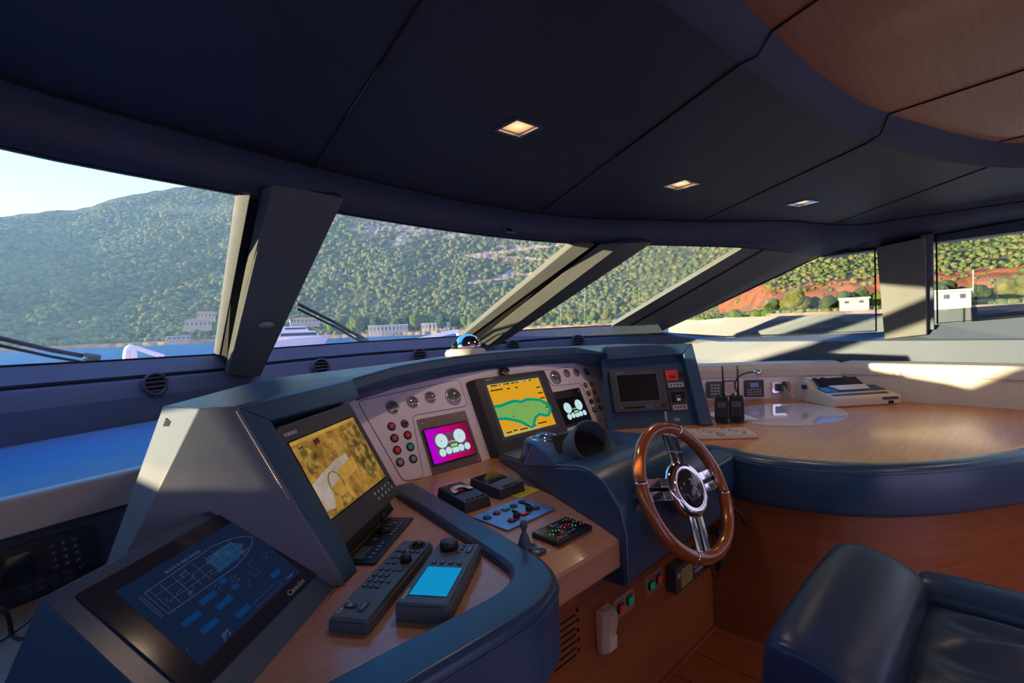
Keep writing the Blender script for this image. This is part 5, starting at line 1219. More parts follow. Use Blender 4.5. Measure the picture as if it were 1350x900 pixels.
# handheld radios
def radio(px_l, px_r, vb, vt, ant, lb):
    b = at((px_l+px_r)/2, vb, z=.8); dcam = Vector((-b.x, -b.y, 0)).normalized(); U = Vector((-dcam.y, dcam.x, 0))
    if U.dot(R0) < 0: U = -U
    F = Fr(b+Z*.001, U=U, V=Z); d = b.length if False else (b-EYE).dot(FW)
    w = (px_r-px_l)*d/FPX; h = (vb-vt)*d/FPX
    F = Fr(Vector((b.x, b.y, .806)), U=U, V=Z)
    r = root('handheld_radio', F.mat(0, 0, 0), lb, 'handheld radio', 'handheld radios standing on the chart table')
    o = MB(); o.hull2([(x, y, -.035) for x, y in rrect(w, h, .008, cy=h/2)], [(x, y, -.002) for x, y in rrect(w, h, .008, cy=h/2)]); o.build('body', 'black', r, bevel=.004)
    for s in (-1, 1): MB().box(s*w*.5-.004, s*w*.5+.004, h*.12, h*.80, -.028, -.008).build('side_grip', plain('radio_blue', (.01, .10, .18), .4), r, bevel=.002)
    MB().box(-w*.32, w*.32, h*.58, h*.80, -.002, .0).build('display', 'grey', r)
    for i in range(3):
        for j in range(3): MB().prism(rrect(w*.18, h*.06, .003, 3, cx=-w*.26+i*w*.26, cy=h*.48-j*h*.10), -.002, .001).build('key', 'char', r)
    g = MB()
    for j in range(4): g.box(-w*.25, w*.25, h*(.06+j*.04), h*(.06+j*.04)+.003, -.002, -.001)
    g.build('speaker_slots', 'dark', r)
    al = (vt-ant)*d/FPX; MB().tube([(-.0+w*.15, h, -.018), (w*.15, h+.02, -.018), (w*.16, h+al*.5, -.018), (w*.13, h+al, -.018)], [.008, .0065, .0055, .0045], 10).build('antenna', 'black', r)
    MB().lathe(0, 0, [(.006, 0), (.006, .012), (.0005, .012)], 10)
    k = MB(); k.tube([(-w*.25, h, -.018), (-w*.25, h+.012, -.018)], .007, 10); k.build('volume_knob', 'black', r)
radio(944, 960, 559, 524, 484, 'black handheld radio with a long antenna, left one of the pair on the chart table')
radio(963, 980, 558.5, 523, 483.5, 'black handheld radio with a long antenna, right one of the pair on the chart table')
# keyboard
kp = [at(*c, z=.822) for c in [(880, 578), (1001, 577), (983, 562), (880, 560)]]
U_ = (at(1001, 577, z=.815)-at(927, 579, z=.815)); U_.normalize(); kl = .44; kd = .15
kr = at(1001, 578, z=.80); KF = Fr(Vector((kr.x, kr.y, .8)), U=U_, V=Vector((-U_.y, U_.x, 0)))
r = root('computer_keyboard', KF.mat(-kl/2, kd/2, 0), 'cream computer keyboard on the chart table, just behind the steering wheel', 'keyboard')
m = MB(); m.hull2([(-kl/2, -kd/2, .002), (kl/2, -kd/2, .002), (kl/2, kd/2, .002), (-kl/2, kd/2, .002)], [(-kl/2+.003, -kd/2+.003, .014), (kl/2-.003, -kd/2+.003, .014), (kl/2-.003, kd/2-.003, .026), (-kl/2+.003, kd/2-.003, .026)]); m.build('case', 'beige', r, bevel=.002)
for j in range(5):
    y = -kd/2+.020+j*.024; zt = .014+(y+kd/2)/kd*.012
    n_ = 16 if j else 9
    ww = (kl-.03)/n_
    for i in range(n_):
        x = -kl/2+.015+ww*(i+.5); q = ww*(.82 if not (j == 0 and i == 4) else .95)
        MB().hull2([(x-q/2, y-.009, zt), (x+q/2, y-.009, zt), (x+q/2, y+.009, zt), (x-q/2, y+.009, zt)], [(x-q*.34, y-.006, zt+.009), (x+q*.34, y-.006, zt+.009), (x+q*.34, y+.007, zt+.009), (x-q*.34, y+.007, zt+.009)]).build('key', 'beigekey' if (i+j) % 5 else 'lightgrey', r)

# ------------------------------------------------------------------ helm seat
hs = root('helm_chair', Matrix.Translation((1.5, 0, 0)), 'worn navy leather helm chair with a thick rolled front bolster, bottom right', 'chair')
def cush(nm, secs, mat='leather_seat', par=hs, sub=1):
    m = MB(); n_ = len(secs[0]); vs = [Vector(p)-Vector((1.5, 0, 0)) for s in secs for p in s]; fs = []
    for j in range(len(secs)-1):
        for k in range(n_): fs.append((j*n_+k, j*n_+(k+1) % n_, (j+1)*n_+(k+1) % n_, (j+1)*n_+k))
    fs += [tuple(range(n_)), tuple(range((len(secs)-1)*n_, len(secs)*n_))]
    m.add(vs, fs, True); o = m.build(nm, mat, par)
    if sub: s = o.modifiers.new('sub', 'SUBSURF'); s.levels = sub; s.render_levels = sub+1
    return o
def bsec(x, y0, y1, z0, z1, k=1.0):
    # rounded roll: high at the front, easing down to the aft edge
    P = [(y0, z0), (y0-.002, z0+.1*k), (y0-.004, z1-.055), (y0-.012, z1-.02), (y0-.04, z1-.001), (y0-.09, z1), (y0-.15, z1-.014), (y1+.015, z1-.05), (y1, z1-.085), (y1, z0)]
    return [(x, y, z) for y, z in P]
ss = []
for x, ins_ in ((1.118, .030), (1.124, .012), (1.145, .0), (1.3, -.004), (1.5, -.006), (1.7, -.003), (1.775, .0), (1.795, .012), (1.80, .030)):
    ss.append(bsec(x, .415-ins_, .175+ins_*.3, .40+ins_, .695-ins_))
cush('front_bolster', ss)
# seat pan with radiating creases
m = MB(); NX, NY = 48, 40; vs = []; fs = []
for j in range(NY+1):
    for i in range(NX+1):
        x = 1.13+.665*i/NX; y = .185-.52*j/NY; u = i/NX; v = j/NY
        ed = min(1, 8*min(u, 1-u), 6*min(v+.02, 1-v+.02)); zz = .575+.02*math.sin(PI*u)*math.sin(PI*min(1, v+.2))+.03*(1-v)*0
        cr = .022*math.sin((u*7+1.2*math.sin(v*3)+noise.noise(Vector((x*4, y*4, 0)))*1.2)*2.0*PI*.55)*max(0, 1-abs(v-.35)*1.7)*min(1, 5*v)
        vs.append((x-1.5, y, zz-.02*(1-ed)**2+cr*.8*ed))
for j in range(NY):
    for i in range(NX): fs.append((j*(NX+1)+i, j*(NX+1)+i+1, (j+1)*(NX+1)+i+1, (j+1)*(NX+1)+i))
m.add(vs, fs, True); sc_ = m.build('seat_cushion', 'leather_seat', hs); sdm = sc_.modifiers.new('s', 'SOLIDIFY'); sdm.thickness = .10; sdm.offset = -1
# raised side bolsters
def side(x0, x1, nm):
    ss = []
    for y, q in ((.215, .02), (.205, .005), (.15, 0), (-.05, 0), (-.25, 0), (-.40, 0), (-.42, .02)):
        z1 = .615+.01*math.sin(max(0, -y)*3); P = [(x0, .46), (x0, z1-.05), (x0+.015, z1-.012-q), (x0+.05, z1-q), (x1-.05, z1-q), (x1-.015, z1-.012-q), (x1, z1-.05), (x1, .46)]
        ss.append([(a, y, b) for a, b in P])
    cush(nm, ss)
side(1.79, 1.95, 'side_bolster')
bs = []
for z_, y_ in ((.52, -.36), (.70, -.40), (.95, -.46), (1.10, -.50), (1.14, -.52)):
    t_ = .09 if z_ < 1.12 else .05; bs.append([(1.16, y_, z_), (1.20, y_+t_*.5, z_), (1.86, y_+t_*.5, z_), (1.90, y_, z_), (1.86, y_-t_, z_), (1.20, y_-t_, z_)])
cush('backrest', bs)
MB().lathe(0, 0, [(.24, .001), (.24, .02), (.07, .05), (.06, .40), (.16, .46)], 28).build('pedestal', 'chrome', hs)
MB().box(-.36, .36, -.38, .38, .40, .47).build('seat_pan', 'black', hs, bevel=.01)
st = MB(); st.tube([Vector((1.124-1.5, .36-t*.16, .672-t*.055)) for t in [k/10 for k in range(11)]], .003, 6); st.build('edge_piping', 'leather_seat', hs)
for dy in (0, .055): MB().ring(0, 0, .018, .003, 0, 16, 6).build('buckle', 'chrome', hs).matrix_local = Matrix.Translation((1.108-1.5, .30-dy, .535)) @ Matrix.Rotation(PI/2, 4, 'Y')

# ------------------------------------------------------------------ vents, disc, header lamp, domed compass
def vent(u, v, lb):
    p = hit_sill(u, v, off=.122); dx = .05; t = (Vector((1, (sill_y(p.x+dx)-sill_y(p.x))/dx, 0))).normalized()
    F = Fr(p, U=t, V=Vector((0, .1, 1))-t*(t.y*.1)); r = root('air_vent', F.mat(0, 0, .002), lb, 'air vent', 'round air vents along the windscreen dash')
    MB().ring(0, 0, .058, .009, .004, 28, 8).build('ring', 'char', r); MB().cyl(0, 0, -.002, .001, .056, 24).build('throat', 'dark', r)
    for k in range(4):
        y = -.036+k*.024; hw = math.sqrt(max(0, .054**2-y*y)); MB().hull2([(-hw, y, .001), (hw, y, .001), (hw, y+.004, .001), (-hw, y+.004, .001)], [(-hw, y-.006, .010), (hw, y-.006, .010), (hw, y-.002, .010), (-hw, y-.002, .010)]).build('louvre', 'char', r)
vent(204, 506, 'round black air vent under the leftmost window'); vent(423, 484, 'round black air vent just right of the first raked post'); vent(553, 469, 'round black air vent left of the chrome compass'); vent(676, 457, 'round black air vent just right of the chrome compass'); vent(762, 450, 'round black air vent farthest right, below the third window')
# disc on post
dd = (EYE+(hit_head(404, 252)-EYE)*.95); d0 = hit_sill(322, 494, off=.16); 
PB = p1.data
nrm = (hit_sill(343, 497, off=.16)-hit_sill(300, 494, off=.16)).cross(dd-d0).normalized(); nrm = nrm if nrm.dot(EYE-dd) > 0 else -nrm
FD = Fr(d0, U=(dd-d0).cross(nrm), V=(dd-d0)); l_ = FD.loc(351, 425)
r = root('round_disc', FD.mat(l_[0], l_[1], .012), 'pale round disc fixed to the first raked window post', 'disc')
MB().lathe(0, 0, [(.040, 0), (.040, .004), (.036, .006), (.0005, .006)], 32).build('disc', 'greylens', r); MB().ring(0, 0, .039, .002, .004, 32, 6).build('rim', 'char', r)
# small lamp in the header band
hpnt = hit_head(672, 303.5); hl = EYE+(hpnt-EYE)*.985
r = root('header_lamp', Matrix.Translation(hl+Vector((0, -.004, .002))), 'small rectangular lamp set in the band above the second window', 'lamp')
MB().hull2([(-.035, -.008, -.012), (.035, -.008, -.012), (.035, .012, .014), (-.035, .012, .014)], [(-.035, .0, -.018), (.035, .0, -.018), (.035, .02, .008), (-.035, .02, .008)]).build('frame', 'steel2', r)
MB().hull2([(-.022, -.013, -.010), (.008, -.013, -.010), (.008, .000, .006), (-.022, .000, .006)], [(-.022, -.008, -.010), (.008, -.008, -.010), (.008, .006, .006), (-.022, .006, .006)]).build('lens', 'black', r)
# chrome domed compass on the hood
b = at(614, 466.5, z=1.268)
r = root('domed_compass', Matrix.Translation((b.x, b.y, 1.264)), 'chrome domed compass on a cream base, on top of the hood before the second post', 'compass')
sc1 = (b-EYE).dot(FW)/FPX
MB().lathe(0, 0, [(27*sc1, .0), (27*sc1, .012), (25*sc1, .026), (19*sc1, .034)], 36).build('base', 'cream', r)
MB().lathe(4*sc1, 0, [(18*sc1, .038), (18*sc1, .045), (16.5*sc1, .045+6*sc1), (12*sc1, .045+12*sc1), (6*sc1, .045+15*sc1), (.0005, .045+16*sc1)], 36).build('dome', 'chrome', r)
MB().lathe(-10*sc1, 6*sc1, [(8*sc1, .035), (8*sc1, .05), (5*sc1, .07), (.0005, .075)], 20).build('lamp_cap', 'blackgloss', r)

# ------------------------------------------------------------------ outside: sea, hills, shore
SEA = -2.6
def azel(u, v, d):     # ground direction of a pixel, at distance d -> x, y and the height there
    q = ray(u, v); h = math.hypot(q.x, q.y); return Vector((q.x/h*d, q.y/h*d, 1.4+q.z/h*d))
def phi_of(u): q = ray(u, 440); return math.degrees(math.atan2(q.x, q.y))
def water_mat():
    m, nt, b = new_mat('sea_water'); L = nt.links; b.inputs['Base Color'].default_value = (.01, .13, .30, 1); b.inputs['Roughness'].default_value = .3; b.inputs['Specular IOR Level'].default_value = .2
    tc = N(nt, 'ShaderNodeTexCoord'); n = N(nt, 'ShaderNodeTexNoise', Scale=.35, Detail=8.0); n.inputs['Roughness'].default_value = .7; bp = N(nt, 'ShaderNodeBump', Strength=.8, Distance=.5)
    L.new(tc.outputs['Object'], n.inputs['Vector']); L.new(n.outputs['Fac'], bp.inputs['Height']); L.new(bp.outputs[0], b.inputs['Normal']); return m
M['water'] = water_mat()
m = MB(); m.box(-900, 1600, 6, 1700, SEA-.2, SEA); o = m.build('sea', 'water'); o['label'] = 'calm blue sea between the boat and the shore'; o['category'] = 'sea'; o['kind'] = 'stuff'
def hill_mat():
    m, nt, b = new_mat('hillside'); L = nt.links; b.inputs['Roughness'].default_value = .95; b.inputs['Specular IOR Level'].default_value = .1
    at_ = N(nt, 'ShaderNodeAttribute', attribute_name='soil'); tc = N(nt, 'ShaderNodeTexCoord')
    v = N(nt, 'ShaderNodeTexVoronoi', Scale=.16); n = N(nt, 'ShaderNodeTexNoise', Scale=.02, Detail=8.0); n2 = N(nt, 'ShaderNodeTexNoise', Scale=.3, Detail=6.0)
    for q in (v, n, n2): L.new(tc.outputs['Object'], q.inputs['Vector'])
    r = N(nt, 'ShaderNodeValToRGB'); e = r.color_ramp.elements; e[0].position = .15; e[0].color = (.04, .062, .02, 1); e[1].position = .75; e[1].color = (.13, .12, .065, 1)
    k = e.new(.45); k.color = (.065, .085, .03, 1); L.new(v.outputs['Distance'], r.inputs[0])
    mx = N(nt, 'ShaderNodeMix', data_type='RGBA'); mx.blend_type = 'MULTIPLY'; mx.inputs[0].default_value = .6
    r2 = N(nt, 'ShaderNodeValToRGB'); r2.color_ramp.elements[0].color = (.55, .6, .55, 1); r2.color_ramp.elements[0].position = .35; r2.color_ramp.elements[1].position = .65
    L.new(n2.outputs['Fac'], r2.inputs[0]); L.new(r.outputs[0], mx.inputs[6]); L.new(r2.outputs[0], mx.inputs[7])
    # soil colour replaces the scrub where the attribute says so
    ms = N(nt, 'ShaderNodeMix', data_type='RGBA'); mm_ = N(nt, 'ShaderNodeMix', data_type='RGBA'); mm_.blend_type = 'MULTIPLY'; mm_.inputs[0].default_value = .5
    L.new(at_.outputs['Color'], mm_.inputs[6]); L.new(r2.outputs[0], mm_.inputs[7])
    # break the edge with noise
    ad = N(nt, 'ShaderNodeMath', operation='ADD'); sb = N(nt, 'ShaderNodeMath', operation='SUBTRACT'); mlt = N(nt, 'ShaderNodeMath', operation='MULTIPLY'); mlt.inputs[1].default_value = 6; mlt.use_clamp = True
    L.new(at_.outputs['Alpha'], ad.inputs[0]); L.new(n2.outputs['Fac'], ad.inputs[1]); L.new(ad.outputs[0], sb.inputs[0]); sb.inputs[1].default_value = .92; L.new(sb.outputs[0], mlt.inputs[0])
    L.new(mlt.outputs[0], ms.inputs[0]); L.new(mx.outputs[2], ms.inputs[6]); L.new(mm_.outputs[2], ms.inputs[7]); L.new(ms.outputs[2], b.inputs['Base Color'])
    bp = N(nt, 'ShaderNodeBump', Strength=1.0, Distance=2.2); bp.invert = True; L.new(v.outputs['Distance'], bp.inputs['Height']); L.new(bp.outputs[0], b.inputs['Normal'])
    return m
M['hill'] = hill_mat()
def lerp_tab(t, x):
    if x <= t[0][0]: return t[0][1]
    for a, b in zip(t, t[1:]):
        if x <= b[0]: s = (x-a[0])/(b[0]-a[0]); s = s*s*(3-2*s) if False else s; return a[1]+(b[1]-a[1])*s
    return t[-1][1]
def sstep(a, b, x): t = max(0, min(1, (x-a)/(b-a))); return t*t*(3-2*t)
CREST = [(-12, .16), (-2.2, .184), (2.5, .199), (5, .217), (9.5, .246), (14, .264), (18, .30), (24, .37), (30, .42), (45, .44), (60, .42), (75, .40), (100, .38)]
SHORE = [(-12, 560), (15, 470), (20, 430), (45, 400), (58, 330), (66, 230), (72, 172), (100, 160)]
def hills(name, ph0, ph1, nph, crest, shore, rtop, nr, near):
    vs = []; cols = []
    for i in range(nph+1):
        ph = ph0+(ph1-ph0)*i/nph; a = math.radians(ph); E = lerp_tab(crest, ph); r0 = lerp_tab(shore, ph); wq = sstep(63, 71, ph)
        for j in range(nr+1):
            t = j/nr; rr = r0+(rtop-r0)*t**1.25; x, y = math.sin(a)*rr, math.cos(a)*rr
            n1 = noise.fractal(Vector((x, y, 0))*.004, 1, 2, 4); n2 = noise.fractal(Vector((x, y, 3))*.02, 1, 2, 4)
            tt = max(0, (rr-r0-42)/(rtop-r0-42)); el = E*min(1.0, (1-(1-tt)**1.35))
            z = 1.4+el*rr+(n1*34*t+n2*7*min(1, t*6))*(1-.6*t)
            flat_ = SEA+.6+min(2.2, (rr-r0)*.35)
            # shore flat, quay and cut bank on the starboard side
            if near:
                bank = lerp_tab([(0, 2.0), (38, 2.6), (40, 4.5), (48, 12.5), (54, 14.0), (80, 22), (200, 62), (700, 330)], rr-r0)+n2*1.2*min(1, (rr-r0)/60)
                z0_ = lerp_tab([(0, SEA), (6, .8), (42, 2.6), (90, 6), (1200, 12)], rr-r0)
                zl = max(z0_, z-1.4*(1-min(1, t*8)))
                z = zl*(1-wq)+bank*wq
            gul = noise.noise(Vector((x*.011, y*.011, 9)))
            cell = noise.cell(Vector((x, y, 0))*.2)
            z += (noise.noise(Vector((x, y, 0))*.10)*1.5)*min(1, t*12)*(1 if wq < .5 else .3)
            if j == 0: z = SEA-.4
            vs.append((x, y, z))
            c = (0.25, .24, .2, 0.0)
            zr = (z-1.4)/rr
            rock = sstep(.10, .45, noise.fractal(Vector((x, y, z*2))*.012, 1, 2, 4)+.35*math.exp(-((ph-33)/6.5)**2)*sstep(.12, .24, zr)*2.0-.28)
            rk = math.exp(-((ph-33)/6.0)**2)*sstep(.13, .21, zr)*(.55+.9*noise.fractal(Vector((x, y, z*3))*.02, 1, 2, 4)); rock = max(rock, rk*1.5)
            if rock > .05: c = (.22, .215, .20, min(.8, rock*.85))
            d = rr-r0
            if near and wq > .5:
                if d < 38: c = (.30, .23, .15, .9)
                elif d < 56: c = (.25, .095, .042, .75+.2*noise.noise(Vector((x*.05, y*.05, 0))))
            elif d < 34: c = (.34, .25, .16, .62 if d > 5 else .85)
            # terraced tracks
            if near and 38 < ph < 56:
                for e0, sl in ((.105, .0022), (.135, -.0016), (.155, .0012)):
                    if abs(zr-(e0+sl*(ph-46)))<.0035: c = (.36, .28, .19, .70)
            cols.append(c)
    fs = [(i*(nr+1)+j, (i+1)*(nr+1)+j, (i+1)*(nr+1)+j+1, i*(nr+1)+j+1) for i in range(nph) for j in range(nr)]
    me = bpy.data.meshes.new(name); me.from_pydata(vs, [], fs); me.materials.append(M['hill'])
    at_ = me.color_attributes.new('soil', 'FLOAT_COLOR', 'POINT'); at_.data.foreach_set('color', [k for c in cols for k in c])
    me.polygons.foreach_set('use_smooth', [True]*len(me.polygons))
    o = bpy.data.objects.new(name, me); COL.objects.link(o); return o
o = hills('hillside', -12, 100, 760, CREST, SHORE, 900, 150, True); o['label'] = 'steep scrub-covered hillside rising from the shore behind the windows'; o['category'] = 'hill'; o['kind'] = 'stuff'

# scrub: thousands of low round bushes covering the slope
def scrub(name, nb, seed, mt, p0, p1):
    rs = random.Random(seed); bm = bmesh.new(); bmesh.ops.create_icosphere(bm, subdivisions=1, radius=1); base = [v.co.copy() for v in bm.verts]; bf = [[v.index for v in f.verts] for f in bm.faces]; bm.free()
    vs = []; fs = []
    for k in range(nb):
        ph = p0+(p1-p0)*rs.random(); r0 = lerp_tab(SHORE, ph); wq = sstep(63, 71, ph)
        t = rs.random()**(1.3 if wq < .5 else 1.7); rr = r0+7+(880-r0-7)*t*(1 if wq < .5 else .75)
        if wq > .5 and 36 < rr-r0 < 56 and rs.random() < .72: continue
        x, y = math.sin(math.radians(ph))*rr, math.cos(math.radians(ph))*rr
        if noise.fractal(Vector((x, y, 0))*.012, 1, 2, 4) > .25 and rs.random() < .6: continue
        if rr-r0 < 40 and wq < .5 and rs.random() < .45: continue
        z = hz(x, y)
        if math.exp(-((ph-33)/6.0)**2)*sstep(.13, .21, (z-1.4)/rr) > .25 and rs.random() < .86: continue
        if 38 < ph < 56 and wq < .5:
            zr = (z-1.4)/rr
            if any(abs(zr-(e0+sl*(ph-46))) < .004 for e0, sl in ((.105, .0022), (.135, -.0016), (.155, .0012))): continue
        R = (1.1+2.2*rs.random()**1.5)*(1.0 if rr > 300 else .40)*(1 if rr < 500 else 1.25); a = rs.random()*6.28; o = len(vs)
        for c in base:
            j = 1+.25*(rs.random()-.5); vs.append((x+R*j*(c.x*math.cos(a)-c.y*math.sin(a)), y+R*j*(c.x*math.sin(a)+c.y*math.cos(a)), z+R*.25+R*.85*c.z*j))
        fs += [[i+o for i in f] for f in bf]
    me = bpy.data.meshes.new(name); me.from_pydata(vs, [], fs); me.materials.append(M[mt]); me.polygons.foreach_set('use_smooth', [True]*len(me.polygons))
    o = bpy.data.objects.new(name, me); COL.objects.link(o); return o
def leaf_mat(nm, c1, c2):
    m, nt, b = new_mat(nm); L = nt.links; b.inputs['Roughness'].default_value = .9; b.inputs['Specular IOR Level'].default_value = .1; tc = N(nt, 'ShaderNodeTexCoord'); n = N(nt, 'ShaderNodeTexNoise', Scale=1.2, Detail=6.0)
    r = N(nt, 'ShaderNodeValToRGB'); r.color_ramp.elements[0].color = (*c1, 1); r.color_ramp.elements[0].position = .35; r.color_ramp.elements[1].color = (*c2, 1); r.color_ramp.elements[1].position = .65
    L.new(tc.outputs['Object'], n.inputs['Vector']); L.new(n.outputs['Fac'], r.inputs[0]); L.new(r.outputs[0], b.inputs['Base Color']); return m
M['scrub_a'] = leaf_mat('scrub_green', (.055, .095, .028), (.12, .155, .048)); M['scrub_b'] = leaf_mat('scrub_olive', (.09, .11, .035), (.19, .19, .075))
bpy.context.view_layer.update(); hillo = bpy.data.objects['hillside']
def hz(x, y):
    ok, loc, nn, ix = hillo.ray_cast(Vector((x, y, 500)), Vector((0, 0, -1))); return loc.z if ok else SEA
for nm, nb, sd_, mt, lb in (('scrub', 26000, 1, 'scrub_a', 'dark green scrub bushes scattered all over the hillside'), ('scrub', 18000, 2, 'scrub_b', 'olive green scrub bushes scattered all over the hillside')):
    o = scrub(nm, nb, sd_, mt, -4, 93); o['label'] = lb; o['category'] = 'bushes'; o['kind'] = 'stuff'

# trees on the shore
M['leaf'] = None
M['leaf_a'] = leaf_mat('leaf_bright', (.05, .09, .012), (.12, .16, .03)); M['leaf_b'] = leaf_mat('leaf_dark', (.022, .04, .012), (.06, .085, .028)); M['leaf_c'] = leaf_mat('leaf_olive', (.07, .08, .015), (.16, .15, .04))
M['bark'] = plain('bark', (.12, .08, .05), .9)
def crown_mesh(seed):
    bm = bmesh.new(); rr_ = random.Random(seed)
    for k in range(9):
        a = rr_.random()*6.28; R = rr_.random()*.55; s = .38+rr_.random()*.25
        bmesh.ops.create_icosphere(bm, subdivisions=3, radius=s, matrix=Matrix.Translation((R*math.cos(a), R*math.sin(a), .55+rr_.random()*.65)))
    for v in bm.verts:
        v.co += v.co.normalized()*noise.noise(v.co*5+Vector((seed, 0, 0)))*.14
    me = bpy.data.meshes.new('crown'); bm.to_mesh(me); bm.free(); return me
CM = [crown_mesh(k) for k in range(4)]
TRK = MB().tube([(0, 0, -.4), (.02, .01, .3), (.05, 0, .8)], [.07, .05, .03], 7).build('trunk', 'bark').data
bpy.data.objects.remove(bpy.data.objects['trunk'])
def ground(x, y):
    hit, loc, nn, idx, ob, mt = scn.ray_cast(bpy.context.evaluated_depsgraph_get(), Vector((x, y, 400)), Vector((0, 0, -1)))
    return loc.z if hit else SEA
def tree(u, d, h, mt, lb, grp, k):
    if d < 200: h *= .8
    q = azel(u, 430, d); r = bpy.data.objects.new('tree', None); COL.objects.link(r); r.location = (q.x, q.y, hz(q.x, q.y)); r.scale = (h*.62, h*.62, h*.62); r.rotation_euler = (0, 0, k*1.3)
    r['label'] = lb; r['category'] = 'tree'; r['group'] = grp
    c = bpy.data.objects.new('crown', CM[k % 4].copy()); c.data.materials.clear(); c.data.materials.append(M[mt]); COL.objects.link(c); c.parent = r
    t = bpy.data.objects.new('trunk', TRK); COL.objects.link(t); t.parent = r
for k, (u, d, h, mt) in enumerate([(928, 178, 7, 'leaf_a'), (948, 186, 8, 'leaf_b'), (966, 180, 9, 'leaf_a'), (985, 190, 7, 'leaf_c'), (1004, 180, 9, 'leaf_a'), (1022, 186, 7, 'leaf_b'), (1046, 182, 11, 'leaf_c'), (1070, 184, 7, 'leaf_b'), (1092, 180, 7, 'leaf_b'), (1118, 180, 9, 'leaf_b'), (1136, 184, 9, 'leaf_b'), (1153, 184, 7, 'leaf_a')]):
    tree(u, d, h*.85, mt, 'leafy shrub growing below the red cutting, seen through the right-hand triangular window', 'shrubs below the red cutting', k)
for k, (u, d, h, mt) in enumerate([(1240, 184, 10, 'leaf_b'), (1262, 192, 8, 'leaf_b'), (1290, 188, 7, 'leaf_b'), (1312, 192, 6, 'leaf_c'), (1338, 186, 10, 'leaf_c')]):
    tree(u, d, h*.85, mt, 'leafy shrub growing below the red cutting, seen through the far right window', 'shrubs in the far right window', k)
for k, u in enumerate([440, 452, 466, 478, 492, 506, 520, 534, 552, 566, 584, 600, 618, 636]):
    tree(u, lerp_tab(SHORE, phi_of(u))+9+(k*7) % 14, 10+(k*5) % 6, ('leaf_a', 'leaf_b', 'leaf_a')[k % 3], 'bright green tree on the shore, seen through the second window pane', 'shore trees behind the second pane', k)
for k, u in enumerate([716, 730, 742, 756, 770, 784, 800]):
    tree(u, lerp_tab(SHORE, phi_of(u))+16, 9+(k*5) % 5, ('leaf_c', 'leaf_b', 'leaf_a')[k % 3], 'green tree on the shore, seen through the third window pane', 'shore trees behind the third pane', k)
for k, u in enumerate([66, 84, 150, 170, 186, 200, 222, 258, 268, 280]):
    tree(u, lerp_tab(SHORE, phi_of(u))+14+(k*5) % 12, 7+(k*5) % 5, ('leaf_b', 'leaf_b', 'leaf_a')[k % 3], 'dark green tree on the low shore, seen through the leftmost window', 'shore trees behind the leftmost pane', k)
# quay edge on the starboard side
def arc_strip(ph0, ph1, r, n=24): return [Vector((math.sin(math.radians(ph0+(ph1-ph0)*i/n))*r(ph0+(ph1-ph0)*i/n), math.cos(math.radians(ph0+(ph1-ph0)*i/n))*r(ph0+(ph1-ph0)*i/n), 0)) for i in range(n+1)]
M['stone'] = leather('quay_stone', (.34, .27, .19), .9, 2, .3)
M['house'] = plain('house_wall', (.45, .40, .33), .8); M['rooft'] = plain('roof_tile', (.5, .22, .12), .8); M['winpane'] = plain('dark_pane', (.05, .07, .09), .2)
m = MB(); A = arc_strip(62, 100, lambda p: lerp_tab(SHORE, p)-1.5); vs = []; fs = []
for p in A: vs += [p+Z*(SEA+.02), p+Z*1.0, p*1.03+Z*1.3]
for k in range(len(A)-1): fs += [(3*k, 3*k+1, 3*k+4, 3*k+3), (3*k+1, 3*k+2, 3*k+5, 3*k+4)]
m.add(vs, fs); tag(m.build('quay_wall', 'stone'), 'long low stone quay beneath the red cutting', 'quay')
def house(u, v, d, w, h, dp, lb, roof=True, cols=0, name='house'):
    q = azel(u, v, d); a = -math.atan2(q.x, q.y); r = root(name, Matrix.Translation(q) @ Matrix.Rotation(a, 4, 'Z'), lb, 'building')
    MB().box(-w/2, w/2, 0, dp, -4, h).build('walls', 'house', r)
    if roof: MB().hull2([(-w/2-.4, -.4, h), (w/2+.4, -.4, h), (w/2+.4, dp+.4, h), (-w/2-.4, dp+.4, h)], [(-w/2+1, dp*.4, h+1.4), (w/2-1, dp*.4, h+1.4), (w/2-1, dp*.6, h+1.4), (-w/2+1, dp*.6, h+1.4)]).build('roof', 'rooft', r)
    else: MB().box(-w/2-.3, w/2+.3, -1.2, dp, h, h+.4).build('flat_roof', 'white', r)
    n_ = max(2, int(w/3))
    for k in range(n_): x = -w/2+w*(k+.5)/n_; MB().box(x-.55, x+.55, -.06, .02, h*.3, h*.72).build('window', 'winpane', r)
    for k in range(cols): x = -w/2+w*(k+.5)/cols; MB().box(x-.15, x+.15, -1.1, -.8, -4, h).build('column', 'white', r)
    return r
house(262, 431, 520, 20, 6, 9, 'terraced pale building on the hillside, lowest of the three by the first post', True)
house(272, 419, 545, 15, 5, 8, 'pale house with a tiled roof halfway up, above the terraced building', True)
house(284, 404.5, 600, 8, 4, 7, 'small white house highest on the slope behind the leftmost window', False)
house(236, 448, 485, 16, 3, 6, 'low pale waterside building left of the first post', False)
house(512, 437.5, 418, 32, 5.5, 8, 'long white colonnaded waterfront building in the second window', False, 11)
house(575, 434, 415, 24, 5, 8, 'shorter white waterfront building right of the long colonnaded one', False, 7)
house(404, 425, 470, 22, 3, 8, 'low building with a reddish roof on the slope beside the first post', True)
house(1126, 401.5, 173, 7, 1.6, 4, 'small low white building on the quay near the pillar', False)
house(1248, 398, 165, 9, 2.6, 5, 'white cabin building on the quay at the left of the far right window', False)
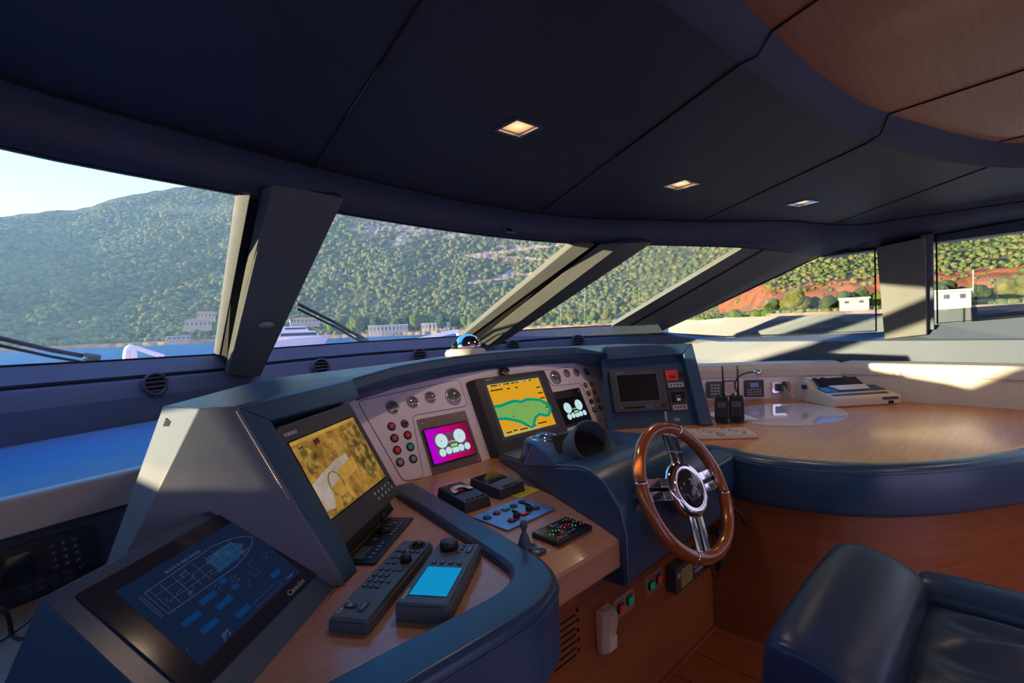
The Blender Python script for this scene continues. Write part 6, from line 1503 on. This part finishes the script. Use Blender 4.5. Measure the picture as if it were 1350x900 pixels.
# moored motor yacht
q = azel(397, 456, 165); a = -math.atan2(q.x, q.y)
r = root('motor_yacht', Matrix.Translation((q.x, q.y, SEA)) @ Matrix.Rotation(a, 4, 'Z'), 'white motor yacht moored off the shore, seen right of the first raked post', 'yacht')
M['gel'] = plain('white_gelcoat', (.85, .85, .85), .3)
m = MB(); L_ = 10; A = []; B = []
for x in [-L_+k*2*L_/12 for k in range(13)]:
    s = (x+L_)/(2*L_); wv = 2.3*(1-max(0, s-.55)**2*4.9); wv = max(.08, wv); top = 1.7+.9*s
    xb = x if s < .6 else x-(s-.6)*6; A.append([(x, -wv, top), (xb, -wv*.8, 0), (xb, wv*.8, 0), (x, wv, top)])
for a0, b0 in zip(A, A[1:]): m.hull2(a0, b0)
m.build('hull', 'gel', r); r.scale = (.85, .85, 1.45)
for x0, x1, z0, z1, wy in ((-7.5, 5.0, 2.1, 3.5, 1.7), (-6, 1.5, 3.5, 4.6, 1.4)):
    d_ = MB().hull2([(x0, -wy, z0), (x1+1.6, -wy, z0), (x1+1.6, wy, z0), (x0, wy, z0)], [(x0, -wy*.9, z1), (x1, -wy*.9, z1), (x1, wy*.9, z1), (x0, wy*.9, z1)]).build('deckhouse', 'gel', r)
    MB().hull2([(x0+1, -wy-.03, z0+.45), (x1+.6, -wy-.03, z0+.45), (x1+.2, -wy*.93-.03, z1-.3), (x0+1, -wy*.93-.03, z1-.3)], [(x0+1, -wy+.1, z0+.45), (x1+.6, -wy+.1, z0+.45), (x1+.2, -wy*.93+.1, z1-.3), (x0+1, -wy*.93+.1, z1-.3)]).build('window_band', 'winpane', d_)
MB().tube([(-3, 0, 4.6), (-3.4, 0, 6.2)], .12, 6).build('mast', 'gel', r)
# boat's own deck outside: bulwark along the starboard side, foredeck rail pieces, wipers
bk_ = MB(); P_ = [at(884, 425.5, x=5.6), at(960, 418.5, x=5.6), at(1040, 416, x=5.6), at(1160, 413, x=5.6), at(1232, 408.5, x=5.6), at(1350, 400, x=5.6)]
P_ = [Vector((5.55, p.y, p.z)) for p in P_]+[Vector((5.55, -3.5, P_[-1].z))]
m = MB(); vs = []; fs = []
for p in P_: vs += [p, Vector((5.75, p.y, p.z)), Vector((5.75, p.y, -1)), Vector((5.5, p.y, .2))]
for k in range(len(P_)-1):
    for j in range(4): fs.append((k*4+j, k*4+(j+1) % 4, (k+1)*4+(j+1) % 4, (k+1)*4+j))
m.add(vs, fs); tag(m.build('bulwark', plain('bulwark_grey', (.075, .08, .085), .5)), 'smooth grey bulwark of the boat outside the starboard windows', 'bulwark')
def rail(pts, y, lb, r_=.028): tag(MB().tube(dens([at(*p, y=y) for p in pts], 6), r_, 10).build('deck_rail', 'gel'), lb, 'rail')
def wiper(pts, lb, ys):
    P = [hit_sill(*pts[0])+Vector((0, .10, .03))]
    r = root('windscreen_wiper', ID, lb, 'wiper')
    a = [at(*p, y=y) for p, y in zip(pts, ys)]
    MB().tube(a, .012, 8).build('arm', 'char', r); MB().tube([p+Vector((.0, .0, -.035)) for p in a], .008, 6).build('blade', 'black', r)
    MB().tube([a[-1], a[-1].lerp(a[-2], .35)], .022, 8).build('pivot_cover', 'grey', r)
wiper([(-20, 441), (66, 461), (132, 473)], 'black windscreen wiper outside the leftmost window', (3.25, 3.5, 3.5))
wiper([(392, 400), (440, 424), (484, 450)], 'black windscreen wiper outside the second window', (3.3, 3.62, 3.85))
rail([(167, 476), (168, 463), (171, 459), (175, 460), (176, 474)], 5.2, 'white hooped deck fitting outside the leftmost window')
rail([(178, 458), (200, 465), (216, 470)], 5.2, 'white deck rail running right from the hooped fitting', .02)
rail([(500, 460), (560, 446), (598, 437), (603, 438), (606, 446)], 5.6, 'white curved deck rail outside the second window')
for k, (u, v0, v1, d) in enumerate(((771, 345, 425, 345), (1283, 355, 402, 176), (739, 395, 430, 345))):
    a = azel(u, v1, d); b = azel(u, v0, d); tag(MB().tube([a, b], .16 if d > 200 else .1, 6).build('light_pole', 'lightgrey'), ('tall pale light pole on the hill in the third window', 'slender pole on the quay in the far right window', 'pole standing at the shore at the left of the third window')[k], 'pole')

# ------------------------------------------------------------------ camera and light
cam = bpy.data.cameras.new('camera'); co = bpy.data.objects.new('camera', cam); COL.objects.link(co)
cam.sensor_width = 36; cam.lens = FPX/1350*36; cam.clip_start = .02; cam.clip_end = 6000
mm = Matrix((RT, UP, -FW)).transposed().to_4x4(); mm.translation = EYE; co.matrix_world = mm; scn.camera = co
sun = bpy.data.lights.new('sun', 'SUN'); sun.energy = 13.0; sun.color = (1, .80, .50); sun.angle = math.radians(.7)
so = bpy.data.objects.new('sun', sun); COL.objects.link(so)
SD = Vector((-.90, .42, .094)).normalized(); so.matrix_world = SD.to_track_quat('Z', 'Y').to_matrix().to_4x4()
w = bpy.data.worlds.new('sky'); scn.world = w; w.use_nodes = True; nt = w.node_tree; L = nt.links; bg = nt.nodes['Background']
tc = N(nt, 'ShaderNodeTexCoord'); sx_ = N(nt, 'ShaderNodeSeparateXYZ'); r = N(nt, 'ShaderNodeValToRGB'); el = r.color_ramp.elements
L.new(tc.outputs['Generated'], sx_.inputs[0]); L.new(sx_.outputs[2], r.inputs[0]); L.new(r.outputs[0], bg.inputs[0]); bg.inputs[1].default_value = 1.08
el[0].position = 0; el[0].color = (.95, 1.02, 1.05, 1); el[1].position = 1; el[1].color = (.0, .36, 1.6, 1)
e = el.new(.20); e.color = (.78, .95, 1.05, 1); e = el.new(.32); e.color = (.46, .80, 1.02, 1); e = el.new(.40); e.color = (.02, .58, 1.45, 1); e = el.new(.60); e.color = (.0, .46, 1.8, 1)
# aft half of the sky is tinted lilac, added as fill light for the cabin
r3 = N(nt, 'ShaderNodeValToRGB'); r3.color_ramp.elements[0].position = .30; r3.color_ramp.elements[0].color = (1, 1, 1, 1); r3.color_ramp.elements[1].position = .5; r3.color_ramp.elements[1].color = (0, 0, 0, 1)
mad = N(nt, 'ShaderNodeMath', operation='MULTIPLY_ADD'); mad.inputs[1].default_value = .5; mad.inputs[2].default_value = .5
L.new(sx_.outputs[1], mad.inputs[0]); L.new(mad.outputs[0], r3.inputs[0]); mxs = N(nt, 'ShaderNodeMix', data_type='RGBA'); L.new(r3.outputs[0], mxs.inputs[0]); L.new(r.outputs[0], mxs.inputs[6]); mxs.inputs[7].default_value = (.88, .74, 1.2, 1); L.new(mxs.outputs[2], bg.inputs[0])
for x_, y_ in ((1.1, -.9), (2.3, -.9), (3.4, -.6), (1.1, -2.2), (2.4, -2.2)): spot('downlight_and_fill', x_, y_, 2.03, 9)  # unseen warm fill spots added aft of the helm, without ceiling fixtures
hz_ = MB().box(-300, 1100, 60, 1100, SEA-3, 420).build('sea_haze', plain('tmp_haze', (1, 1, 1)))
hm = bpy.data.materials.new('haze'); hm.use_nodes = True; hm.node_tree.nodes.remove(hm.node_tree.nodes['Principled BSDF']); vsn = N(hm.node_tree, 'ShaderNodeVolumeScatter'); vsn.inputs['Color'].default_value = (.35, .68, 1, 1); vsn.inputs['Density'].default_value = .00045; vsn.inputs['Anisotropy'].default_value = .2
hm.node_tree.links.new(vsn.outputs[0], hm.node_tree.nodes['Material Output'].inputs['Volume']); hz_.data.materials.clear(); hz_.data.materials.append(hm)
hz_['label'] = 'thin pale blue sea haze lying over the far shore'; hz_['category'] = 'haze'; hz_['kind'] = 'stuff'
scn.view_settings.view_transform = 'Standard'; scn.view_settings.look = 'None'; scn.view_settings.gamma = 1; scn.view_settings.use_curve_mapping = False
scn.view_settings.exposure = 0.35
